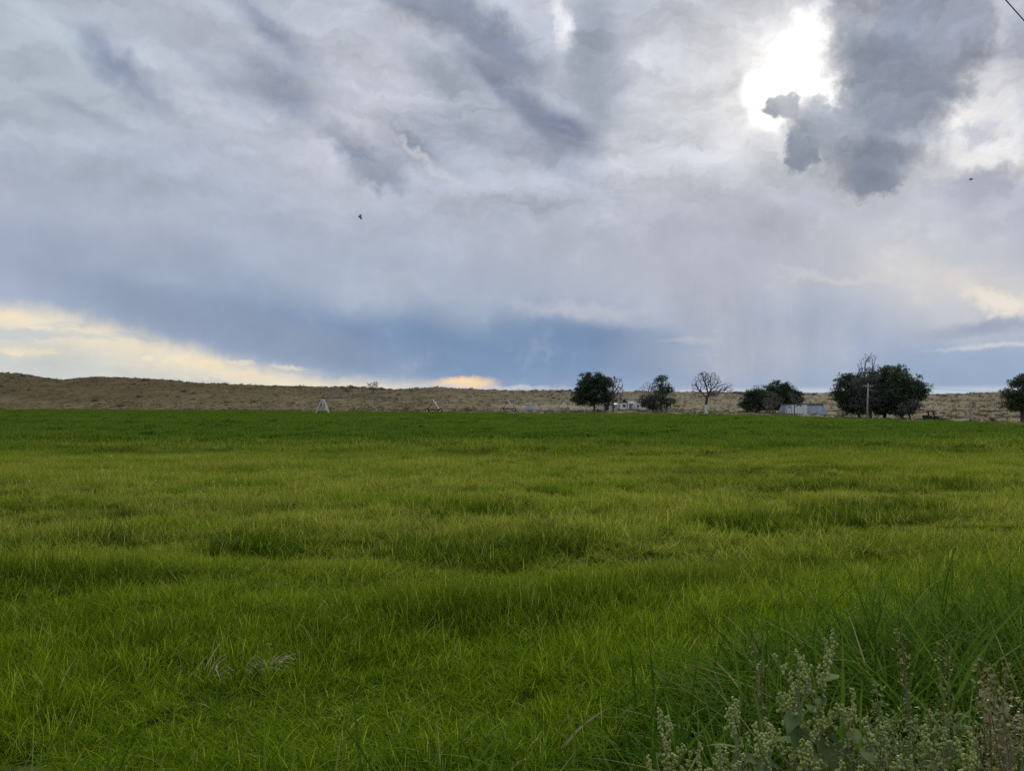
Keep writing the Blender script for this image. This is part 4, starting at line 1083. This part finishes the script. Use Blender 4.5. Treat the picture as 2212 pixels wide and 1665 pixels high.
for k in range(4):
    a, b = ends[k], ends[k + 1]; v = b - a; L = v.length
    root = empty('irrigation_span', a); root.rotation_euler = v.to_track_quat('X', 'Z').to_euler()
    prop(root, spn[k], 'irrigation pipe', 'pipe spans of the pivot')
    n = 12; arch = 0.6 if k < 3 else 0.15
    pt = lambda s_: Vector((s_ * L, 0, arch * 4 * s_ * (1 - s_)))
    MB().tube([pt(i / n) for i in range(n + 1)], 0.06, 8).add('pipe', m_pipe, root, smooth=True)
    nq = 6 if k < 3 else 2
    for i in range(1, nq):
        s_ = i / nq; drop = 0.9 * 4 * s_ * (1 - s_)
        MB().tube([pt(s_), pt(s_) + Vector((0, 0.32, -drop))], 0.022, 4).tube([pt(s_), pt(s_) + Vector((0, -0.32, -drop))], 0.022, 4).add('strut', m_pipe, root)
    for sd in (-1, 1):
        MB().tube([pt(i / nq) + Vector((0, sd * 0.32 * (0 < i < nq), -0.9 * 4 * (i / nq) * (1 - i / nq))) for i in range(nq + 1)], 0.018, 4).add('truss_rod', m_pipe, root)
    for i in range(1, 9 if k < 3 else 3):
        p = pt(i / (9 if k < 3 else 3)); MB().tube([p, p + Vector((0, 0, -1.5))], 0.014, 4).add('drop_hose', m_black, root)
# drifting spray
mc = (T[1] + T[2]) / 2 + axis * 8
mb_ = MB().lathe([(0.0, -1.0), (0.5, -0.87), (0.87, -0.5), (1.0, 0.0), (0.87, 0.5), (0.5, 0.87), (0.0, 1.0)], 20)
mist = mb_.add('spray_mist', None, None, (mc.x + 1, mc.y, mc.z + 1.0), (0, 0, ang))
mist.scale = (52, 9, 2.0)
mm, t = material('spray_mist')
pv_ = t.n('ShaderNodeTexCoord').outputs['Object']
ln = t.vm('LENGTH', pv_)
dn = t.m('MULTIPLY', t.rng(ln, 1.0, 0.3), t.rng(t.noise(t.mapping(pv_, scale=(6, 2, 1)), 1.6, 3, 0.6), 0.36, 0.70))
vol = t.n('ShaderNodeVolumePrincipled'); vol.inputs['Color'].default_value = (0.92, 0.95, 1, 1); vol.inputs['Anisotropy'].default_value = 0.3
t.put(vol.inputs['Density'], t.m('MULTIPLY', dn, 0.009))
o_ = t.n('ShaderNodeOutputMaterial'); t.t.links.new(vol.outputs[0], o_.inputs['Volume'])
mist.data.materials.append(mm)
prop(mist, 'pale drifting sprinkler mist low over the field edge', 'mist', kind='stuff')

# ------------------------------------------------------------------ utility vehicle
vb = at(2011, 158)
ut = empty('utility_vehicle', vb, math.radians(-22)); ut.scale = (1.15, 1.15, 1.15)
prop(ut, 'small black open-cab utility vehicle parked on the track', 'utility vehicle')
MB().hull([(-1.25, -0.68, 0.35), (1.25, -0.68, 0.35), (1.25, 0.68, 0.35), (-1.25, 0.68, 0.35)], [(-1.3, -0.72, 0.85), (1.2, -0.66, 0.85), (1.2, 0.66, 0.85), (-1.3, 0.72, 0.85)]).add('body', m_black, ut)
MB().hull([(0.45, -0.62, 0.852), (1.28, -0.58, 0.852), (1.28, 0.58, 0.852), (0.45, 0.62, 0.852)], [(0.5, -0.56, 1.1), (1.15, -0.5, 0.98), (1.15, 0.5, 0.98), (0.5, 0.56, 1.1)]).add('hood', m_black, ut)
bed = MB()
for c, s_ in (((-0.95, 0.70, 1.02), (0.85, 0.05, 0.32)), ((-0.95, -0.70, 1.02), (0.85, 0.05, 0.32)), ((-1.35, 0, 1.02), (0.05, 1.35, 0.32)), ((-0.55, 0, 1.02), (0.05, 1.35, 0.32))): bed.box(c, s_)
bed.add('cargo_bed', m_black, ut)
MB().box((-0.15, 0, 0.98), (0.5, 1.2, 0.22)).box((-0.42, 0, 1.3), (0.14, 1.2, 0.5)).add('seat', m_black, ut)
for x_, s_ in ((0.55, 0.42), (-0.45, -0.5)):
    for y_ in (-0.62, 0.62): MB().tube([(x_, y_, 0.9), (s_ * 0.85, y_ * 0.9, 1.82)], 0.06, 6).add('roof_post', m_black, ut)
MB().box((-0.03, 0, 1.91), (1.45, 1.45, 0.18)).add('roof', m_black, ut)
MB().lathe([(0.15, -0.02), (0.18, 0.0), (0.15, 0.02), (0.12, 0.0)], 14, 'X', closed=True).add('steering_wheel', m_black, ut, (0.3, 0.3, 1.25), (0, 0.6, 0))
for y_ in (-0.42, 0.42): MB().lathe([(0.0, 0.03), (0.07, 0.025), (0.09, 0.0), (0.09, -0.04)], 10, 'X').add('headlight', m_whitesheet, ut, (1.27, y_, 0.78))
for x_ in (-0.85, 0.85):
    for y_ in (-0.72, 0.72):
        w = MB().lathe([(0.17, -0.11), (0.28, -0.13), (0.325, -0.08), (0.325, 0.08), (0.28, 0.13), (0.17, 0.11)], 18, 'Y', closed=True).add('tyre', m_rubber, ut, (x_, y_, 0.325), smooth=True)
        MB().lathe([(0.0, -0.05), (0.17, -0.09), (0.17, 0.09), (0.0, 0.05)], 14, 'Y').add('rim', m_galv, w)
def bush(px, y, w, h, label, mat, seed, name='bush', group=None):
    r = np.random.default_rng(seed); b = at(px, y)
    cen = np.stack([r.normal(0, 0.38 * w, 60), r.normal(0, 0.3 * w, 60), np.abs(r.normal(0.45, 0.28, 60)) * h], -1)
    V, q, rn = leaf_cards(cen, 12, 0.10 * w, 0.16, r)
    root = empty(name, b)
    fo = add('foliage', mesh_np('foliage', V, q, {'rnd': rn}), mat, root); fo['kind'] = 'stuff'
    st_ = MB()
    for c in cen[::6]: st_.tube([(0, 0, -0.05), (c[0] * 0.5, c[1] * 0.5, c[2] * 0.6), tuple(c)], [0.035, 0.02, 0.008], 5)
    st_.add('stems', m_bark, root)['kind'] = 'stuff'
    return prop(root, label, 'bush', group)
bush(2030, 160, 1.5, 0.9, 'dark low bush right beside the utility vehicle', m_leaf_mid, 31)
bush(2098, 157, 1.6, 0.5, 'low bush at the foot of the dead trunk', m_leaf_grey, 32)
m_redleaf = foliage('reddish_leaves', (0.070, 0.042, 0.032), (0.120, 0.075, 0.058), 0.2)
bush(1374, 270, 2.6, 1.1, 'low reddish-brown bush in front of the farmhouse', m_redleaf, 33)
bush(1290, 205, 3.0, 0.6, 'low dark bush at the foot of the dense dark tree', m_leaf_dark, 34)
bush(2145, 150, 1.0, 1.3, 'thin sapling bush left of the right-edge tree', m_leaf_grey, 35)

# ------------------------------------------------------------------ weeds at the field margin
m_stem = worn('weed_stem', (0.13, 0.135, 0.065), (0.20, 0.17, 0.10), 12, 0.8)
m_seed = worn('weed_seed', (0.20, 0.25, 0.065), (0.35, 0.39, 0.12), 30, 0.9)
def leafmat(name, c1, c2):
    m, t = material(name)
    p = t.n('ShaderNodeTexCoord').outputs['Object']; oi = t.n('ShaderNodeObjectInfo').outputs['Random']
    n_ = t.noise(p, 22, 4, 0.6)
    surface(t, leaf_shader(t, t.mix(t.rng(t.m('MULTIPLY_ADD', oi, 0.5, t.m('MULTIPLY', n_, 0.6)), 0.3, 0.8), tuple(c1) + (1,), tuple(c2) + (1,)), 0.35))
    return m
m_wleaf = leafmat('weed_leaf', (0.085, 0.130, 0.050), (0.17, 0.21, 0.085))
m_yleaf = leafmat('yellowed_leaf', (0.38, 0.37, 0.07), (0.52, 0.42, 0.09))
m_dryweed = foliage('dry_weed', (0.135, 0.120, 0.045), (0.285, 0.255, 0.110), 0.3)
m_olive = foliage('olive_weed', (0.085, 0.130, 0.032), (0.215, 0.250, 0.080), 0.3)
def leaf_mesh(seed, L, Wd):
    r = np.random.default_rng(seed); V = []; F = []
    n = 6; droop = r.uniform(0.2, 0.7); fold = r.uniform(0.1, 0.3)
    for k in range(n + 1):
        s = k / n; w = Wd * (math.sin(math.pi * min(1, s * 0.93 + 0.05)) ** 0.8) * (1.25 - 0.55 * s) * 0.5 * (1 + 0.12 * math.sin(k * 2.3))
        x_, z_ = L * s, -droop * L * s * s * 0.7 + 0.15 * L * s
        V += [(x_, -w, z_ + fold * w), (x_, 0, z_), (x_, w, z_ + fold * w)]
        if k: b = (k - 1) * 3; F += [(b, b + 1, b + 4, b + 3), (b + 1, b + 2, b + 5, b + 4)]
    me = bpy.data.meshes.new('leaf'); me.from_pydata(V, [], F); me.polygons.foreach_set('use_smooth', [True] * len(F)); me.update()
    return me
wl_me = [leaf_mesh(700 + i, 0.105, 0.050) for i in range(3)]; yl_me = [leaf_mesh(710 + i, 0.095, 0.050) for i in range(2)]
for me_ in wl_me: me_.materials.append(m_wleaf)
for me_ in yl_me: me_.materials.append(m_yleaf)
def cluster_mesh(seed):
    r = np.random.default_rng(seed); mb = MB()
    for k in range(9):
        c = (r.normal(0, 0.007), r.normal(0, 0.007), 0.006 * k - 0.02); q = r.uniform(0.0055, 0.0095)
        mb.lathe([(0.0, -q), (q * 0.8, -q * 0.6), (q, 0.0), (q * 0.8, q * 0.6), (0.0, q)], 6, c=c)
    return mb.mesh('seed_cluster', True)
cl_me = [cluster_mesh(720 + i) for i in range(4)]
for me_ in cl_me: me_.materials.append(m_seed)
def tangent_rot(d): return Vector(d).to_track_quat('Z', 'Y').to_euler()
def goosefoot(px_top, py_top, px_base, y, label, seed, nb=9, yellow=1, scale=1.0):
    """upright weed: stem, branches beaded with seed clusters, a few broad leaves"""
    r = random.Random(seed)
    topz = CAMZ - (py_top - HOR) / FPX * y
    xb, xt = (px_base - CX) / FPX * y, (px_top - CX) / FPX * y
    root = empty('goosefoot_weed', (xb, y, gz(xb, y)))
    H_ = topz - root.location.z; lean = xt - xb
    prop(root, label, 'weed', 'seeding weeds at the field margin')
    sp = lambda s: Vector((lean * s ** 1.3, 0.03 * math.sin(s * 5 + seed), H_ * s))
    MB().tube([sp(k / 8) for k in range(9)], [0.0075 * scale * (1 - 0.75 * k / 8) for k in range(9)], 6).add('stem', m_stem, root, smooth=True)
    def beads(p0, p1, n):
        for k in range(n):
            s = (k + 0.7) / n; p = p0.lerp(p1, s)
            o = add('seed_cluster', r.choice(cl_me), None, root, p + Vector((r.gauss(0, .006), r.gauss(0, .006), r.gauss(0, .004))), (r.uniform(-.5, .5), r.uniform(-.5, .5), r.uniform(0, 6)))
            o.scale = [r.uniform(0.8, 1.25) * scale * (0.85 - 0.3 * s)] * 3
    beads(sp(0.66), sp(1.0), 11)
    for k in range(nb):
        s = 0.42 + 0.5 * k / nb; a = k * 2.4 + r.uniform(-.4, .4); Lb = H_ * (0.30 - 0.22 * (s - 0.4)) * r.uniform(0.5, 0.95)
        p0 = sp(s); p1 = p0 + Vector((math.cos(a) * 0.55, math.sin(a) * 0.55, 0.85)) * Lb
        MB().tube([p0, p0.lerp(p1, 0.5) + Vector((math.cos(a) * .012, math.sin(a) * .012, -.006)), p1], [0.004 * scale, 0.003 * scale, 0.0015 * scale], 5).add('branch', m_stem, root)
        beads(p0.lerp(p1, 0.35), p1, max(3, int(Lb / 0.040)))
        o = add('leaf', r.choice(wl_me), None, root, p0, (r.uniform(-.3, .3), r.uniform(-.3, .4), a)); o.scale = [r.uniform(0.6, 1.1)] * 3
    for k in range(11):
        s = r.uniform(0.25, 0.85); o = add('leaf', r.choice(wl_me), None, root, sp(s), (r.uniform(-.4, .4), r.uniform(-.2, .6), r.uniform(0, 6.28))); o.scale = [r.uniform(0.8, 1.4)] * 3
    for k in range(yellow):
        s = r.uniform(0.45, 0.72); o = add('leaf', r.choice(yl_me), None, root, sp(s), (r.uniform(-.4, .4), 0.35, -math.pi / 2 + r.uniform(-1.2, 1.2))); o.scale = [r.uniform(0.9, 1.3)] * 3
        o['label'] = 'yellowed broad leaf'
    return root
G = [(1720, 1404, 1690, 2.75, 'tall pale seeding weed in the right foreground', 1, 10, 2, 1.0),
     (1782, 1378, 1725, 2.85, 'tallest brown-stemmed weed leaning right in the foreground', 2, 9, 1, 1.0),
     (1597, 1506, 1592, 2.7, 'seeding weed left of the tall pale weed', 3, 8, 1, 0.95),
     (1438, 1548, 1445, 2.65, 'leftmost pale seeding weed at the bottom edge', 4, 7, 1, 0.9),
     (1655, 1560, 1650, 2.5, 'short seeding weed at the foot of the tall weeds', 5, 8, 2, 0.95),
     (1545, 1590, 1560, 2.45, 'small seeding weed low at the bottom edge', 6, 6, 1, 0.9),
     (1740, 1575, 1735, 2.45, 'short pale weed under the tallest weed', 7, 7, 1, 0.95),
     (1965, 1630, 1960, 2.4, 'low greenish weed between the brown dry weeds', 8, 6, 0, 0.9),
     (1842, 1490, 1830, 2.75, 'seeding weed right of the tallest leaning weed', 10, 8, 1, 0.95),
     (1900, 1555, 1905, 2.5, 'short seeding weed among the olive weeds', 11, 7, 1, 0.9),
     (2020, 1560, 2015, 2.5, 'seeding weed just left of the brown corner weeds', 12, 7, 1, 0.9),
     (1500, 1590, 1505, 2.5, 'second seeding weed from the left at bottom edge', 13, 6, 1, 0.85),
     (2100, 1588, 2095, 2.4, 'yellow-green seeding weed near the bottom right corner', 9, 8, 1, 1.0)]
for g in G: goosefoot(*g)
def dryweed(px, py_top, y, label, seed, mat, width=0.13, n=340):
    n = n if width > 0.06 else 130; nst = 6 if width > 0.06 else 2
    r = np.random.default_rng(seed)
    x_ = (px - CX) / FPX * y; z0 = gz(x_, y); H_ = CAMZ - (py_top - HOR) / FPX * y - z0
    root = empty('dry_weed', (x_, y, z0)); prop(root, label, 'weed', 'dry weeds at the field margin')
    cen = []
    for k in range(nst):
        a = r.uniform(0, 6.28); h = H_ * r.uniform(0.78, 1.0); e = np.array([math.cos(a) * width, math.sin(a) * width, h])
        mid = e * np.array([0.35, 0.35, 0.55])
        MB().tube([(0, 0, 0), tuple(mid), tuple(e)], [0.0055, 0.0045, 0.0015], 5).add('stem', m_stem, root)
        for s in np.linspace(0.3, 1, int(n / 10)):
            p = mid + (e - mid) * (s - 0.3) / 0.7 if s > 0.3 else mid
            cen.append(p + r.normal(0, 0.014, 3))
    V, q, rn = leaf_cards(np.array(cen), 5, 0.012, 0.015, r)
    add('seed_heads', mesh_np('seed_heads', V, q, {'rnd': rn}), mat, root)['kind'] = 'stuff'
    me = blades(26, 0.10, 0.26, 0.012, 0.7, 0.9, 4, seed + 50)
    add('dry_leaves', me, mat, root, (0, 0, 0.1))['kind'] = 'stuff'
    return root
for d in [(2185, 1412, 2.8, 'tall brown dry weed in the bottom right corner', 61, m_dryweed, 0.12), (2140, 1440, 2.6, 'brown dry weed left of the corner weed', 62, m_dryweed, 0.12), (2205, 1480, 2.45, 'short brown dry weed at the right edge', 63, m_dryweed, 0.11),
          (1935, 1475, 2.9, 'olive dry weed right of the tall seeding weeds', 64, m_olive, 0.13), (1985, 1480, 2.75, 'olive-brown weed in the middle of the right foreground', 65, m_olive, 0.12),
          (1880, 1520, 2.6, 'short olive weed beside the tall seeding weeds', 66, m_olive, 0.11), (2055, 1500, 2.65, 'drooping olive weed left of the brown weeds', 67, m_olive, 0.13),
          (1965, 1350, 3.6, 'pale dry weed spike standing in the arching grass', 68, m_dryweed, 0.05), (2036, 1348, 3.6, 'right pale dry weed spike in the arching grass', 69, m_dryweed, 0.05),
          (1640, 1345, 3.9, 'thin pale dry stalk left in the long grass', 70, m_dryweed, 0.04)]:
    dryweed(*d)

# straw left lying in the field
m_straw = foliage('straw', (0.36, 0.30, 0.19), (0.55, 0.48, 0.33), 0.3)
for px, py, n, sz, lab in ((566, 1418, 60, 0.26, 'pale straw tuft lying in the green grass at left'), (470, 1432, 18, 0.22, 'faint scatter of dry straw left of the straw tuft')):
    y = (CAMZ - 0.12) * FPX / (py - HOR); x_ = (px - CX) / FPX * y
    me = blades(n, sz, 0.17, 0.0065, 0.85, 0.7, 5, 800 + n, flop=0.3, dirbias=(0.45, 0.8))
    prop(add('straw_tuft', me, m_straw, None, (x_, y, gz(x_, y) + 0.13)), lab, 'straw')
# white flower heads
m_petal = simple('white_petal', (0.78, 0.78, 0.74), 0.8)
fl = [(242, 986), (286, 1013), (225, 1019), (339, 1040), (462, 1042), (511, 1038), (582, 1018), (612, 1012), (66, 1042), (737, 984), (787, 996), (1495, 985), (1565, 986)]
where = ['farthest left', 'left of centre', 'low on the left', 'brightest on the left', 'nearest left of centre', 'just right of the brightest', 'close beside another', 'right one of a close pair', 'nearest the left edge', 'far and central', 'central below the pivot', 'left of two on the right', 'right of two on the right']
for i, (px, py) in enumerate(fl):
    y = (CAMZ - 0.26) * FPX / (py - HOR); x_ = (px - CX) / FPX * y; z_ = gz(x_, y)
    root = empty('white_flower', (x_, y, z_)); prop(root, 'tiny white flower head in the field, ' + where[i], 'flower', 'white flowers in the field')
    MB().tube([(0, 0, 0), (0.01, 0, 0.15), (0, 0, 0.27)], 0.003, 4).add('stem', m_stem, root)
    MB().lathe([(0.0, 0.27), (0.009, 0.27), (0.014, 0.278), (0.012, 0.286), (0.0, 0.295)], 9).add('head', m_petal, root)

# ------------------------------------------------------------------ insects on the wing
m_bug = simple('insect_body', (0.03, 0.03, 0.035), 0.6)
m_wing, t = material('insect_wing')
tr = t.n('ShaderNodeBsdfTransparent'); df = t.n('ShaderNodeBsdfDiffuse'); df.inputs[0].default_value = (0.22, 0.22, 0.24, 1)
mx = t.n('ShaderNodeMixShader'); mx.inputs[0].default_value = 0.45
t.t.links.new(tr.outputs[0], mx.inputs[1]); t.t.links.new(df.outputs[0], mx.inputs[2]); surface(t, mx.outputs[0])
def insect(px, py, y, L, tilt, label, wing_up):
    d = px_dir(px, py); p = Vector((0, 0, CAMZ)) + d * (y / d.y)
    root = empty('flying_insect', p); root.rotation_euler = (0, math.radians(tilt), 0); prop(root, label, 'insect', 'insects in the air')
    MB().lathe([(0.0, -0.5 * L), (0.07 * L, -0.46 * L), (0.12 * L, -0.25 * L), (0.13 * L, 0.0), (0.15 * L, 0.12 * L), (0.14 * L, 0.25 * L), (0.08 * L, 0.33 * L), (0.09 * L, 0.4 * L), (0.06 * L, 0.48 * L), (0.0, 0.5 * L)], 12, 'X').add('body', m_bug, root, smooth=True)
    for s in (-1, 1):
        MB().hull([(0.15 * L, s * 0.1 * L, 0.1 * L), (-0.05 * L, s * 0.35 * L, wing_up * 0.55 * L), (-0.4 * L, s * 0.4 * L, wing_up * 0.5 * L), (-0.25 * L, s * 0.12 * L, 0.12 * L)],
                  [(0.15 * L, s * 0.1 * L, 0.11 * L), (-0.05 * L, s * 0.36 * L, wing_up * 0.56 * L), (-0.4 * L, s * 0.41 * L, wing_up * 0.51 * L), (-0.25 * L, s * 0.12 * L, 0.13 * L)]).add('wing', m_wing, root)
insect(778, 470, 1.3, 0.0095, 40, 'dark flying insect left of centre in the sky', 0.9)
insect(2098, 388, 1.5, 0.0085, -18, 'tiny dark flying insect below the bright clouds at right', 0.7)
